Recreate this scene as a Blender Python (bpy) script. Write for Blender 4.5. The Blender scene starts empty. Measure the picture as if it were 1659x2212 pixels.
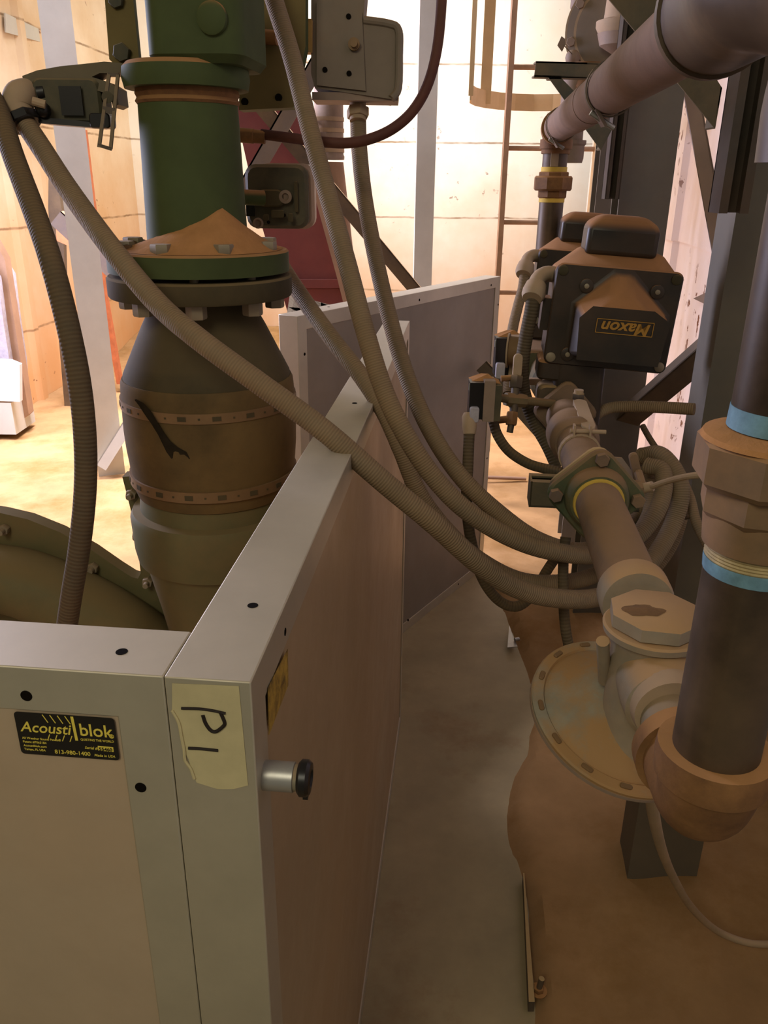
import bpy, math, random
from mathutils import Vector, Matrix, noise
random.seed(7)
V = Vector
PI = math.pi
# ------------------------------------------------------------------ camera
FPX, PITCH, ROLL, CAMZ = 1755.7, 0.3877, 0.0113, 1.549
cp, sp = math.cos(PITCH), math.sin(PITCH)
_R, _U, CF = V((1, 0, 0)), V((0, sp, cp)), V((0, cp, -sp))
CR = math.cos(ROLL) * _R + math.sin(ROLL) * _U
CU = -math.sin(ROLL) * _R + math.cos(ROLL) * _U
CO = V((0, 0, CAMZ))
sc = bpy.context.scene
cam = bpy.data.cameras.new('camera')
co = bpy.data.objects.new('camera', cam)
sc.collection.objects.link(co)
cam.sensor_fit = 'HORIZONTAL'
cam.sensor_width = 36
cam.lens = FPX / 1659 * 36
cam.clip_start = 0.02
B = -CF
co.matrix_world = Matrix(((CR.x, CU.x, B.x, CO.x), (CR.y, CU.y, B.y, CO.y), (CR.z, CU.z, B.z, CO.z), (0, 0, 0, 1)))
sc.camera = co
# ------------------------------------------------------------------ light
sc.view_settings.view_transform = 'Standard'
sc.view_settings.look = 'None'
sc.view_settings.exposure = 0.0
sc.view_settings.gamma = 1.0
w = bpy.data.worlds.new('world')
sc.world = w
w.use_nodes = True
bg = w.node_tree.nodes['Background']
bg.inputs[0].default_value = (1.0, 0.96, 0.77, 1)
bg.inputs[1].default_value = 0.14
def area(name, loc, target, size, power, col, sy=None):
    l = bpy.data.lights.new(name, 'AREA')
    l.energy = power
    l.color = col
    l.size = size
    if sy:
        l.shape = 'RECTANGLE'
        l.size_y = sy
    o = bpy.data.objects.new(name, l)
    sc.collection.objects.link(o)
    o.location = loc
    o.rotation_euler = (V(target) - V(loc)).to_track_quat('-Z', 'Y').to_euler()
    return o
area('assumed_high_bay_lamp', (-0.3, 6.2, 4.6), (-0.2, 7.6, 0.8), 1.6, 105, (1.0, 0.97, 0.90)).data.spread = 2.0  # assumed lamp above the back of the room, out of view
area('assumed_overhead_lamp', (-1.3, 4.5, 4.6), (-1.2, 4.7, 0), 1.2, 190, (0.94, 0.87, 1.0)).data.spread = 1.3  # assumed lamp out of view above the far-left sand, tinted cool violet
area('assumed_side_daylight', (-3.2, 3.7, 2.2), (1.2, 4.1, 0.6), 1.7, 270, (0.72, 0.72, 1.0), 2.2)  # assumed daylight from the left, area lamp outside an added wall opening
area('camera_side_fill', (-.9, -1.5, 3.1), (0.0, 0.9, 1.0), 1.0, 26, (1.0, 0.93, 0.72))  # added fill from behind the camera for the near faces, no known fixture
# ------------------------------------------------------------------ pixel helpers
def ray(x, y):
    return CF + (x - 829.5) / FPX * CR + (1106 - y) / FPX * CU
def W(x, y, d):
    return CO + d * ray(x, y)
def WY(x, y, Y):
    q = ray(x, y)
    return CO + q * (Y / q.y)
def WX(x, y, X):
    q = ray(x, y)
    return CO + q * (X / q.x)
def WZ(x, y, z=0.0):
    q = ray(x, y)
    return CO + q * ((z - CAMZ) / q.z)
def zat(py, X, Y):
    v = (1106 - py) / FPX
    a = V((X, Y, 0))
    # (a+h k - ) . CU = v * (.) . CF , h = z-CAMZ
    k = V((0, 0, 1))
    h = (v * a.dot(CF) - a.dot(CU)) / (k.dot(CU) - v * k.dot(CF))
    return CAMZ + h
def dep(P):
    return (P - CO).dot(CF)
# ------------------------------------------------------------------ materials
def lin(c):
    return tuple(((x / 255) / 12.92 if x / 255 <= 0.04045 else ((x / 255 + 0.055) / 1.055) ** 2.4) for x in c) + (1,)
DUST = (158, 128, 86)
MATS = {}
def mat(name, col, rough=0.6, metal=0.0, dust=0.0, dcol=DUST, var=0.12, scale=18, bump=0.0, hose=0.0, spec=0.4, side=0.0, streak=0.0, spots=None, col2=None, c2=0.5):
    if name in MATS:
        return MATS[name]
    m = bpy.data.materials.new(name)
    m.use_nodes = True
    nt = m.node_tree
    N, L = nt.nodes, nt.links
    b = N['Principled BSDF']
    b.inputs['Metallic'].default_value = metal
    b.inputs['Specular IOR Level'].default_value = spec
    def nd(t, **k):
        n = N.new(t)
        for a, v in k.items():
            setattr(n, a, v)
        return n
    def math_(op, a, bb, clamp=False):
        n = nd('ShaderNodeMath', operation=op, use_clamp=clamp)
        for i, x in enumerate((a, bb)):
            if x is None:
                continue
            if isinstance(x, (int, float)):
                n.inputs[i].default_value = x
            else:
                L.new(x, n.inputs[i])
        return n.outputs[0]
    def mix(f, a, bb):
        n = nd('ShaderNodeMix', data_type='RGBA')
        if isinstance(f, (int, float)):
            n.inputs[0].default_value = f
        else:
            L.new(f, n.inputs[0])
        for i, x in ((6, a), (7, bb)):
            if isinstance(x, tuple):
                n.inputs[i].default_value = x
            else:
                L.new(x, n.inputs[i])
        return n.outputs[2]
    geo = nd('ShaderNodeNewGeometry')
    pos = geo.outputs['Position']
    n1 = nd('ShaderNodeTexNoise')
    n1.inputs['Scale'].default_value = scale
    n1.inputs['Detail'].default_value = 6
    n1.inputs['Roughness'].default_value = 0.65
    L.new(pos, n1.inputs['Vector'])
    c = lin(col)
    cd = tuple(x * (1 - var * 1.6) for x in c[:3]) + (1,)
    cl = tuple(min(1, x * (1 + var * 1.4)) for x in c[:3]) + (1,)
    r1 = nd('ShaderNodeMapRange')
    r1.inputs[1].default_value = 0.3
    r1.inputs[2].default_value = 0.7
    L.new(n1.outputs[0], r1.inputs[0])
    out = mix(r1.outputs[0], cd, cl)
    n2 = nd('ShaderNodeTexNoise')
    n2.inputs['Scale'].default_value = scale * 0.28
    n2.inputs['Detail'].default_value = 8
    n2.inputs['Roughness'].default_value = 0.7
    L.new(pos, n2.inputs['Vector'])
    if col2:
        r = nd('ShaderNodeMapRange')
        r.inputs[1].default_value = c2 - 0.07
        r.inputs[2].default_value = c2 + 0.09
        L.new(n2.outputs[0], r.inputs[0])
        out = mix(r.outputs[0], out, lin(col2))
    if spots:
        vz = nd('ShaderNodeTexNoise')
        vz.inputs['Scale'].default_value = scale * 2.2
        vz.inputs['Detail'].default_value = 4
        L.new(pos, vz.inputs['Vector'])
        r = nd('ShaderNodeMapRange')
        r.inputs[1].default_value = 0.66
        r.inputs[2].default_value = 0.7
        L.new(vz.outputs[0], r.inputs[0])
        out = mix(r.outputs[0], out, lin(spots))
    rough_s = None
    if streak:
        mp = nd('ShaderNodeMapping')
        mp.inputs['Scale'].default_value = (22, 22, 1.2)
        L.new(pos, mp.inputs[0])
        ns = nd('ShaderNodeTexNoise')
        ns.inputs['Scale'].default_value = 1
        ns.inputs['Detail'].default_value = 5
        L.new(mp.outputs[0], ns.inputs['Vector'])
        r = nd('ShaderNodeMapRange')
        r.inputs[1].default_value = 0.5
        r.inputs[2].default_value = 0.75
        r.inputs[4].default_value = streak
        L.new(ns.outputs[0], r.inputs[0])
        out = mix(r.outputs[0], out, lin(dcol))
    if dust or side:
        sx = nd('ShaderNodeSeparateXYZ')
        L.new(geo.outputs['Normal'], sx.inputs[0])
        r = nd('ShaderNodeMapRange')
        r.interpolation_type = 'SMOOTHSTEP'
        r.inputs[1].default_value = 0.15
        r.inputs[2].default_value = 0.8
        L.new(sx.outputs[2], r.inputs[0])
        top = math_('MULTIPLY', r.outputs[0], dust)
        r2 = nd('ShaderNodeMapRange')
        r2.inputs[1].default_value = 0.35
        r2.inputs[2].default_value = 0.62
        r2.inputs[4].default_value = max(side, 0.001)
        L.new(n2.outputs[0], r2.inputs[0])
        f = math_('MAXIMUM', top, r2.outputs[0])
        nz = math_('MULTIPLY', n1.outputs[0], 0.5)
        nz = math_('ADD', nz, 0.72)
        f = math_('MULTIPLY', f, nz, True)
        out = mix(f, out, lin(dcol))
        rr = nd('ShaderNodeMapRange')
        rr.inputs[3].default_value = rough
        rr.inputs[4].default_value = 0.95
        L.new(f, rr.inputs[0])
        L.new(rr.outputs[0], b.inputs['Roughness'])
        mm = nd('ShaderNodeMapRange')
        mm.inputs[3].default_value = metal
        mm.inputs[4].default_value = 0.0
        L.new(f, mm.inputs[0])
        L.new(mm.outputs[0], b.inputs['Metallic'])
    else:
        b.inputs['Roughness'].default_value = rough
    hgt = None
    if hose:
        uv = nd('ShaderNodeUVMap')
        s = nd('ShaderNodeSeparateXYZ')
        L.new(uv.outputs[0], s.inputs[0])
        q = math_('MULTIPLY', s.outputs[0], 2 * PI / hose)
        jit = math_('MULTIPLY', n1.outputs[0], 2.5)
        q = math_('ADD', q, jit)
        sn = math_('SINE', q, None)
        sn = math_('MULTIPLY', sn, 0.5)
        sn = math_('ADD', sn, 0.5)
        hgt = sn
        dk = math_('POWER', sn, 0.6)
        dk = math_('MULTIPLY', dk, 0.2)
        dk = math_('ADD', dk, 0.82)
        cm = nd('ShaderNodeCombineXYZ')
        for i in range(3):
            L.new(dk, cm.inputs[i])
        mul = nd('ShaderNodeMix', data_type='RGBA', blend_type='MULTIPLY')
        mul.inputs[0].default_value = 1
        L.new(out, mul.inputs[6])
        L.new(cm.outputs[0], mul.inputs[7])
        out = mul.outputs[2]
    L.new(out, b.inputs['Base Color'])
    if hose or bump:
        bp = nd('ShaderNodeBump')
        bp.inputs['Strength'].default_value = 0.5 if hose else min(1, bump)
        bp.inputs['Distance'].default_value = 0.0016 if hose else 0.004
        L.new(hgt if hose else n1.outputs[0], bp.inputs['Height'])
        L.new(bp.outputs[0], b.inputs['Normal'])
    MATS[name] = m
    return m
# ------------------------------------------------------------------ mesh builder
def frame(d, up=V((0, 0, 1))):
    d = d.normalized()
    if abs(d.dot(up)) > 0.98:
        up = V((0, 1, 0))
    x = up.cross(d).normalized()
    return x, d.cross(x), d
def ring_frame(mb, o, ax, L, t, h, fw):
    # one rectangular frame, o = bottom near corner of the visible face
    d, n, k = ax
    def P(a, b, q):
        return o + d * a + k * b + n * q
    R = []
    for q in (0, t):
        R.append(mb.add([P(0, 0, q), P(L, 0, q), P(L, h, q), P(0, h, q)]))
        R.append(mb.add([P(fw, fw, q), P(L - fw, fw, q), P(L - fw, h - fw, q), P(fw, h - fw, q)]))
    for i in range(4):
        j = (i + 1) % 4
        mb.face([R[0] + i, R[0] + j, R[1] + j, R[1] + i])
        mb.face([R[2] + i, R[3] + i, R[3] + j, R[2] + j])
        mb.face([R[0] + i, R[2] + i, R[2] + j, R[0] + j])
        mb.face([R[1] + i, R[1] + j, R[3] + j, R[3] + i])
    return mb
class MB:
    def __init__(s):
        s.v, s.f, s.uv, s.sm = [], [], {}, []
    def face(s, ids, uv=None, smooth=False):
        if uv:
            s.uv[len(s.f)] = uv
        s.f.append(ids)
        s.sm.append(smooth)
    def add(s, pts):
        i = len(s.v)
        s.v.extend([V(p) for p in pts])
        return i
    def box(s, c, size, ax=None):
        c = V(c)
        X, Y, Z = ax if ax else (V((1, 0, 0)), V((0, 1, 0)), V((0, 0, 1)))
        a, b, d = (t / 2 for t in size)
        i = s.add([c + X * (i * a) + Y * (j * b) + Z * (k * d) for k in (-1, 1) for j in (-1, 1) for i in (-1, 1)])
        for q in ((0, 2, 3, 1), (4, 5, 7, 6), (0, 1, 5, 4), (2, 6, 7, 3), (0, 4, 6, 2), (1, 3, 7, 5)):
            s.face([i + t for t in q])
        return s
    def prism(s, pts, vec):
        pts = [V(p) for p in pts]
        vec = V(vec)
        n = len(pts)
        i = s.add(pts + [p + vec for p in pts])
        s.face(list(range(i, i + n))[::-1])
        s.face(list(range(i + n, i + 2 * n)))
        for k in range(n):
            j = (k + 1) % n
            s.face([i + k, i + j, i + n + j, i + n + k])
        return s
    def rbox(s, c, size, ax=None, r=0.01, n=4, axis=1):
        """rounded-corner box: outline rounded in the plane across 'axis'"""
        c = V(c)
        A = list(ax if ax else (V((1, 0, 0)), V((0, 1, 0)), V((0, 0, 1))))
        k = axis
        a, b = [q for q in range(3) if q != k]
        ha, hb, hk = size[a] / 2, size[b] / 2, size[k] / 2
        r = min(r, ha * .98, hb * .98)
        pts = []
        for (sx, sy, a0) in ((1, 1, 0), (-1, 1, PI / 2), (-1, -1, PI), (1, -1, 1.5 * PI)):
            for t in range(n + 1):
                an = a0 + t / n * PI / 2
                pts.append(c + A[a] * (sx * (ha - r) + r * math.cos(an)) + A[b] * (sy * (hb - r) + r * math.sin(an)) - A[k] * hk)
        # bevelled front/back
        ch = min(r * 0.35, hk * 0.5)
        rings = []
        for off, ins in ((0, ch), (ch, 0), (2 * hk - ch, 0), (2 * hk, ch)):
            ring = []
            for p in pts:
                q = p - c + A[k] * hk
                l = q.length
                ring.append(c - A[k] * hk + q * (1 - ins / max(l, 1e-6)) + A[k] * off)
            rings.append(ring)
        m = len(pts)
        ids = [s.add(rg) for rg in rings]
        s.face(list(range(ids[0], ids[0] + m))[::-1])
        s.face(list(range(ids[-1], ids[-1] + m)))
        for q in range(3):
            for t in range(m):
                u = (t + 1) % m
                s.face([ids[q] + t, ids[q] + u, ids[q + 1] + u, ids[q + 1] + t], smooth=(q == 1))
        return s
    def lathe(s, prof, p0, d=V((0, 0, 1)), n=40, caps=True, smooth=True):
        """prof: (t along axis, radius)"""
        x, y, z = frame(V(d))
        p0 = V(p0)
        ids = []
        for t, r in prof:
            ids.append(s.add([p0 + z * t + (x * math.cos(2 * PI * k / n) + y * math.sin(2 * PI * k / n)) * r for k in range(n)]))
        for q in range(len(ids) - 1):
            for k in range(n):
                j = (k + 1) % n
                s.face([ids[q] + k, ids[q] + j, ids[q + 1] + j, ids[q + 1] + k], smooth=smooth)
        if caps:
            s.face(list(range(ids[0], ids[0] + n))[::-1])
            s.face(list(range(ids[-1], ids[-1] + n)))
        return s
    def cyl(s, a, b, r, r2=None, n=24):
        a, b = V(a), V(b)
        return s.lathe([(0, r), ((b - a).length, r if r2 is None else r2)], a, b - a, n)
    def hexn(s, a, b, r, n=6, rot=0.3):
        a, b = V(a), V(b)
        x, y, z = frame(b - a)
        L = (b - a).length
        pr = lambda t, q: [a + z * t + (x * math.cos(rot + 2 * PI * k / n) + y * math.sin(rot + 2 * PI * k / n)) * q for k in range(n)]
        ids = [s.add(pr(t, q)) for t, q in ((0, r * .93), (L * .12, r), (L * .88, r), (L, r * .93))]
        for q in range(3):
            for k in range(n):
                j = (k + 1) % n
                s.face([ids[q] + k, ids[q] + j, ids[q + 1] + j, ids[q + 1] + k])
        s.face(list(range(ids[0], ids[0] + n))[::-1])
        s.face(list(range(ids[-1], ids[-1] + n)))
        return s
    def tube(s, pts, r, n=14, sub=8, rad=None, smooth_path=True, flat=None):
        pts = [V(p) for p in pts]
        if smooth_path and len(pts) > 2:
            P = [2 * pts[0] - pts[1]] + pts + [2 * pts[-1] - pts[-2]]
            out, rr = [], []
            for i in range(1, len(P) - 2):
                for k in range(sub):
                    t = k / sub
                    a, b, c, d = P[i - 1], P[i], P[i + 1], P[i + 2]
                    out.append(0.5 * ((2 * b) + (c - a) * t + (2 * a - 5 * b + 4 * c - d) * t * t + (3 * b - a - 3 * c + d) * t ** 3))
                    if rad:
                        rr.append(rad[i - 1] * (1 - t) + rad[i] * t)
            out.append(pts[-1])
            if rad:
                rr.append(rad[-1])
            pts = out
            rad = rr if rad else None
        T = [(pts[min(i + 1, len(pts) - 1)] - pts[max(i - 1, 0)]).normalized() for i in range(len(pts))]
        x, y, _ = frame(T[0])
        ids, L, acc = [], [], 0
        for i, p in enumerate(pts):
            if i:
                acc += (p - pts[i - 1]).length
                x = (x - T[i] * x.dot(T[i])).normalized()
                y = T[i].cross(x)
            q = rad[i] if rad else r
            fx, fy = (flat if flat else (1, 1))
            ids.append(s.add([p + (x * math.cos(2 * PI * k / n) * fx + y * math.sin(2 * PI * k / n) * fy) * q for k in range(n)]))
            L.append(acc)
        for i in range(len(ids) - 1):
            for k in range(n):
                j = (k + 1) % n
                s.face([ids[i] + k, ids[i] + j, ids[i + 1] + j, ids[i + 1] + k], uv=[(L[i], k / n), (L[i], (k + 1) / n), (L[i + 1], (k + 1) / n), (L[i + 1], k / n)], smooth=True)
        s.face(list(range(ids[0], ids[0] + n))[::-1])
        s.face(list(range(ids[-1], ids[-1] + n)))
        return s
    def ball(s, c, r, sx=1, sy=1, sz=1, n=16, ax=None):
        c = V(c)
        A = ax if ax else (V((1, 0, 0)), V((0, 1, 0)), V((0, 0, 1)))
        m = n // 2
        ids = []
        for i in range(m + 1):
            th = PI * i / m
            ids.append(s.add([c + A[0] * (r * sx * math.sin(th) * math.cos(2 * PI * k / n)) + A[1] * (r * sy * math.sin(th) * math.sin(2 * PI * k / n)) - A[2] * (r * sz * math.cos(th)) for k in range(n)]))
        for i in range(m):
            for k in range(n):
                j = (k + 1) % n
                s.face([ids[i] + k, ids[i] + j, ids[i + 1] + j, ids[i + 1] + k], smooth=True)
        return s
    def build(s, name, m, parent=None):
        o0 = root_origin(parent)
        me = bpy.data.meshes.new(name)
        me.from_pydata([tuple(p - o0) for p in s.v], [], s.f)
        uvl = me.uv_layers.new(name='UVMap')
        for i, q in s.uv.items():
            st = me.polygons[i].loop_start
            for k, u in enumerate(q):
                uvl.data[st + k].uv = u
        me.polygons.foreach_set('use_smooth', s.sm)
        me.validate()
        me.update()
        me.set_sharp_from_angle(angle=0.62)
        me.materials.append(m)
        o = bpy.data.objects.new(name, me)
        sc.collection.objects.link(o)
        if parent:
            o.parent = parent
        return o
def root_origin(o):
    if o is None:
        return V((0, 0, 0))
    while o.parent:
        o = o.parent
    return V(o.location)
def thing(name, label, cat, loc, group=None):
    o = bpy.data.objects.new(name, None)
    o.empty_display_size = 0.05
    sc.collection.objects.link(o)
    o.location = loc
    o['label'] = label
    o['category'] = cat
    if group:
        o['group'] = group
    return o
def tag(o, label, cat, group=None, kind=None):
    o['label'] = label
    o['category'] = cat
    if group:
        o['group'] = group
    if kind:
        o['kind'] = kind
    return o
def struct(name, mb, m):
    o = mb.build(name, m)
    o['kind'] = 'structure'
    return o
def text(body, name, org, xd, yd, size, m, parent, ext=0.0002, align='LEFT', shear=0.0, xs=1.0, bold=0.0):
    cu = bpy.data.curves.new(name, 'FONT')
    cu.body = body
    cu.size = size
    cu.extrude = ext
    cu.align_x = align
    cu.shear = shear
    cu.resolution_u = 3
    cu.offset = bold * size
    t = bpy.data.objects.new(name, cu)
    sc.collection.objects.link(t)
    bpy.context.view_layer.update()
    me = bpy.data.meshes.new_from_object(t)
    bpy.data.objects.remove(t)
    xd, yd = V(xd).normalized(), V(yd).normalized()
    zd = xd.cross(yd)
    o0 = root_origin(parent)
    for v in me.vertices:
        c = v.co.copy()
        v.co = V(org) + xd * c.x * xs + yd * c.y + zd * c.z - o0
    me.materials.clear()
    me.materials.append(m)
    o = bpy.data.objects.new(name, me)
    sc.collection.objects.link(o)
    o.parent = parent
    return o
# ------------------------------------------------------------------ palette
M_alu = mat('aluminium_frame', (190, 183, 162), 0.38, 0.55, dust=0.3, dcol=(196, 174, 146), var=0.06, scale=9)
M_sheet = mat('aluminium_sheet', (176, 156, 124), 0.28, 0.3, side=0.4, dcol=(158, 128, 88), var=0.05, scale=5)
M_sheet3 = mat('daylit_grey_sheet', (142, 134, 120), 0.5, 0.3, side=0.2, dcol=(150, 128, 98), var=0.07, scale=7)  # greyer copy of the panel sheet, reflected cool daylight put into its colour
M_sheet2 = mat('perforated_sheet', (190, 172, 146), 0.5, 0.3, side=0.3, dcol=(172, 136, 96), var=0.05, scale=7)
M_dark = mat('dark_hole', (22, 18, 14), 0.9, spec=0.05)
M_sticker = mat('black_sticker', (24, 20, 14), 0.5)
M_yel = mat('yellow_print', (226, 206, 84), 0.6, var=0.02)
M_tape = mat('masking_tape', (196, 184, 140), 0.8, var=0.06, scale=30, dust=0)
M_ink = mat('marker_ink', (34, 24, 20), 0.6)
M_green = mat('green_paint', (70, 80, 46), 0.7, 0.0, dust=0.95, var=0.1, scale=12, dcol=(168, 122, 78), spec=0.2)
M_greenb = mat('green_paint_dusty', (84, 88, 54), 0.55, 0.0, dust=0.9, side=0.8, var=0.12, scale=10, dcol=(120, 102, 66))
M_greend = mat('dark_green_casting', (58, 78, 54), 0.6, 0.0, dust=0.9, side=0.6, var=0.12, scale=22, dcol=(140, 106, 72))
M_rubber = mat('dusty_black_rubber', (62, 58, 42), 0.8, dust=0.85, side=0.4, var=0.12, scale=9, dcol=(116, 98, 66), spec=0.2)
M_boot = mat('rubber_boot', (74, 62, 40), 0.8, dust=0.6, side=0.9, var=0.15, scale=9, dcol=(120, 97, 60), spec=0.2)
M_clamp = mat('clamp_band', (128, 102, 70), 0.5, 0.3, dust=0.4, side=0.6, var=0.1, dcol=(130, 98, 64))
M_black = mat('black_iron', (50, 46, 42), 0.5, 0.1, dust=0.9, side=0.2, var=0.2, scale=16)
M_bolt = mat('galvanised_bolt', (140, 132, 112), 0.5, 0.4, dust=0.6, side=0.3, dcol=(160, 132, 96))
M_hose = mat('grey_flex_conduit', (128, 112, 88), 0.75, dust=0.55, side=0.55, var=0.14, scale=14, hose=0.0038, dcol=(150, 120, 84))
M_hose2 = mat('dark_flex_conduit', (74, 66, 50), 0.75, dust=0.8, side=0.5, var=0.14, scale=14, hose=0.0055, dcol=(122, 98, 66))
M_gpipe = mat('dusty_gas_pipe', (100, 86, 76), 0.7, dust=0.8, side=0.6, var=0.18, scale=20, dcol=(146, 114, 78), bump=0.3)
M_upipe = mat('pinkish_dusty_pipe', (126, 101, 86), 0.7, dust=0.6, side=0.6, var=0.14, scale=18, dcol=(144, 117, 94), bump=0.25)
M_bpipe = mat('black_steel_pipe', (54, 44, 34), 0.36, 0.2, dust=0.7, side=0.4, var=0.3, scale=14, streak=0.6, dcol=(122, 98, 70))
M_rust = mat('rusty_malleable_iron', (98, 66, 38), 0.75, dust=0.9, side=0.5, var=0.2, scale=28, dcol=(172, 126, 76), bump=0.3)
M_union = mat('dusty_union', (108, 88, 64), 0.75, dust=1.0, side=0.6, var=0.15, scale=20, dcol=(156, 118, 80))
M_blue = mat('blue_thread_sealant', (104, 142, 158), 0.7, var=0.2, scale=60)
M_thread = mat('pale_pipe_thread', (166, 148, 104), 0.7, var=0.2, scale=60)
M_yt = mat('yellow_gas_tape', (214, 180, 70), 0.7, side=0.3, var=0.1)
M_reg = mat('grey_cast_regulator', (142, 134, 118), 0.65, dust=0.95, side=0.45, var=0.12, scale=24, dcol=(178, 142, 98), bump=0.2)
M_maxon = mat('black_actuator_paint', (42, 38, 32), 0.42, dust=0.97, side=0.08, var=0.1, scale=20, dcol=(168, 120, 76))
M_mlabel = mat('amber_print', (168, 124, 48), 0.6)
M_col = mat('grey_green_steel', (94, 90, 80), 0.6, 0.1, dust=0.8, side=0.15, var=0.06, scale=8)
M_colg = mat('pale_grey_steel', (190, 188, 176), 0.6, 0.0, dust=0.7, side=0.12, var=0.05, scale=6)
M_cold = mat('dark_green_strut', (66, 68, 56), 0.55, 0.1, dust=0.85, side=0.3, var=0.1, scale=20)
M_brace = mat('grey_brace_steel', (108, 98, 94), 0.6, 0.1, dust=0.7, side=0.35, var=0.08, scale=12)
M_bd = mat('dark_brace_steel', (72, 64, 58), 0.6, 0.1, dust=0.9, side=0.2, var=0.08, scale=12, dcol=(190, 160, 110))
M_box = mat('dusty_grey_box', (118, 108, 94), 0.65, dust=0.9, side=0.5, var=0.08, scale=12, dcol=(126, 102, 76))
M_boxd = mat('dark_actuator_case', (58, 58, 42), 0.6, dust=0.8, side=0.35, var=0.15, scale=24, dcol=(130, 112, 80))
M_fit = mat('pale_dusty_fitting', (158, 138, 112), 0.7, dust=0.8, side=0.6, var=0.1, dcol=(176, 148, 116))
M_redh = mat('dark_red_hose', (86, 46, 36), 0.7, side=0.3, var=0.15, dcol=(110, 80, 58))
M_redc = mat('burgundy_chute_paint', (104, 42, 36), 0.6, dust=0.7, side=0.15, var=0.12, scale=6, dcol=(150, 92, 72))
M_yellow = mat('safety_yellow_steel', (222, 194, 146), 0.65, var=0.08, scale=6, side=0.3, dcol=(196, 158, 112))
M_rung = mat('dusty_brown_rung', (176, 140, 108), 0.7, var=0.1)
M_clear = mat('clear_cover', (176, 150, 132), 0.3, var=0.05, side=0.3)
M_cap = mat('grey_plastic_cap', (138, 120, 108), 0.6, dust=0.5, side=0.3)
M_white = mat('white_sheet_metal', (226, 222, 230), 0.6, var=0.03)
M_plastic = mat('translucent_wrap', (176, 170, 176), 0.25, var=0.12, scale=30, bump=0.6)
M_brown = mat('dusty_brown_post', (150, 118, 92), 0.7, var=0.1, scale=8)
M_conc = mat('floor_concrete', (164, 148, 112), 0.5, var=0.1, scale=5, col2=(140, 110, 74), c2=0.6, spec=0.3)
M_sand = mat('orange_sand', (158, 124, 84), 0.95, var=0.1, scale=6, col2=(136, 102, 60), c2=0.55, bump=0.6, spec=0.1)
M_dustp = mat('dust_pile', (172, 124, 78), 0.95, var=0.08, scale=40, bump=0.5, spec=0.1)
M_chrome = mat('zinc_latch', (168, 168, 164), 0.35, 0.7, side=0.15)
M_knob = mat('black_knob', (26, 22, 20), 0.35)
M_gold = mat('gold_printed_label', (96, 72, 28), 0.5, var=0.5, scale=90, col2=(186, 152, 58), c2=0.5)
# ------------------------------------------------------------------ wall material with seams
def wall_mat(name, base, stain, seams, rust=0.5, low=(0.3, 1.6), lowcol=(206, 152, 96), lowf=0.7, thr=0.66):
    m = bpy.data.materials.new(name)
    m.use_nodes = True
    nt = m.node_tree
    N, L = nt.nodes, nt.links
    b = N['Principled BSDF']
    b.inputs['Roughness'].default_value = 0.6
    b.inputs['Specular IOR Level'].default_value = 0.2
    geo = N.new('ShaderNodeNewGeometry')
    s = N.new('ShaderNodeSeparateXYZ')
    L.new(geo.outputs['Position'], s.inputs[0])
    def noise_(sc_, det=6, vec=None, ro=.6):
        n = N.new('ShaderNodeTexNoise')
        n.inputs['Scale'].default_value = sc_
        n.inputs['Detail'].default_value = det
        n.inputs['Roughness'].default_value = ro
        L.new(vec or geo.outputs['Position'], n.inputs['Vector'])
        return n.outputs[0]
    def mr(x, a, bb, c=0, d=1):
        r = N.new('ShaderNodeMapRange')
        for i, q in ((1, a), (2, bb), (3, c), (4, d)):
            r.inputs[i].default_value = q
        L.new(x, r.inputs[0])
        return r.outputs[0]
    def mt(op, a, bb):
        n = N.new('ShaderNodeMath')
        n.operation = op
        for i, x in enumerate((a, bb)):
            if isinstance(x, (int, float)):
                n.inputs[i].default_value = x
            else:
                L.new(x, n.inputs[i])
        return n.outputs[0]
    def mix(f, a, bb):
        n = N.new('ShaderNodeMix')
        n.data_type = 'RGBA'
        L.new(f, n.inputs[0])
        for i, x in ((6, a), (7, bb)):
            if isinstance(x, tuple):
                n.inputs[i].default_value = x
            else:
                L.new(x, n.inputs[i])
        return n.outputs[2]
    out = mix(mr(noise_(1.3), 0.35, 0.7), lin(base), lin(stain))
    # dust clinging low on the wall
    lz = mt('ADD', s.outputs[2], mr(noise_(1.6), 0, 1, -0.8, 0.8))
    out = mix(mr(lz, low[0], low[1], lowf, 0), out, lin(lowcol))
    mp = N.new('ShaderNodeMapping')
    mp.inputs['Scale'].default_value = (9, 9, 0.5)
    L.new(geo.outputs['Position'], mp.inputs[0])
    out = mix(mr(noise_(1, 4, mp.outputs[0]), 0.55, 0.8, 0, 0.3), out, lin(stain))
    fl = mt('MULTIPLY', mr(noise_(14, 4), thr, thr + .03), mr(noise_(1.1, 2), 0.5, 0.6))
    out = mix(mt('MULTIPLY', fl, rust), out, lin((112, 66, 40)))
    for z in seams:
        wob = mr(noise_(5, 3), 0, 1, -0.012, 0.012)
        dz = mt('ABSOLUTE', mt('ADD', mt('SUBTRACT', s.outputs[2], z), wob), 0)
        out = mix(mt('MULTIPLY', mr(dz, 0.004, 0.011, 0.85, 0), mr(noise_(4, 3), 0.35, 0.6, .35, 1)), out, lin((134, 104, 72)))
    L.new(out, b.inputs['Base Color'])
    return m
M_wb = wall_mat('white_wall_panels', (240, 238, 228), (234, 226, 206), [-.1, .54, 1.22, 1.877, 2.52, 3.17], 0.6)
M_wl = wall_mat('stained_wall_panels', (226, 208, 180), (206, 176, 136), [.54, 1.22, 1.877, 2.52, 3.17], 0.9, low=(0.2, 2.0), lowf=0.85)
M_wr = wall_mat('white_ribbed_liner', (236, 228, 226), (224, 206, 190), [], 1.0, low=(0.0, 1.0), lowf=0.3, thr=0.6)
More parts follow.
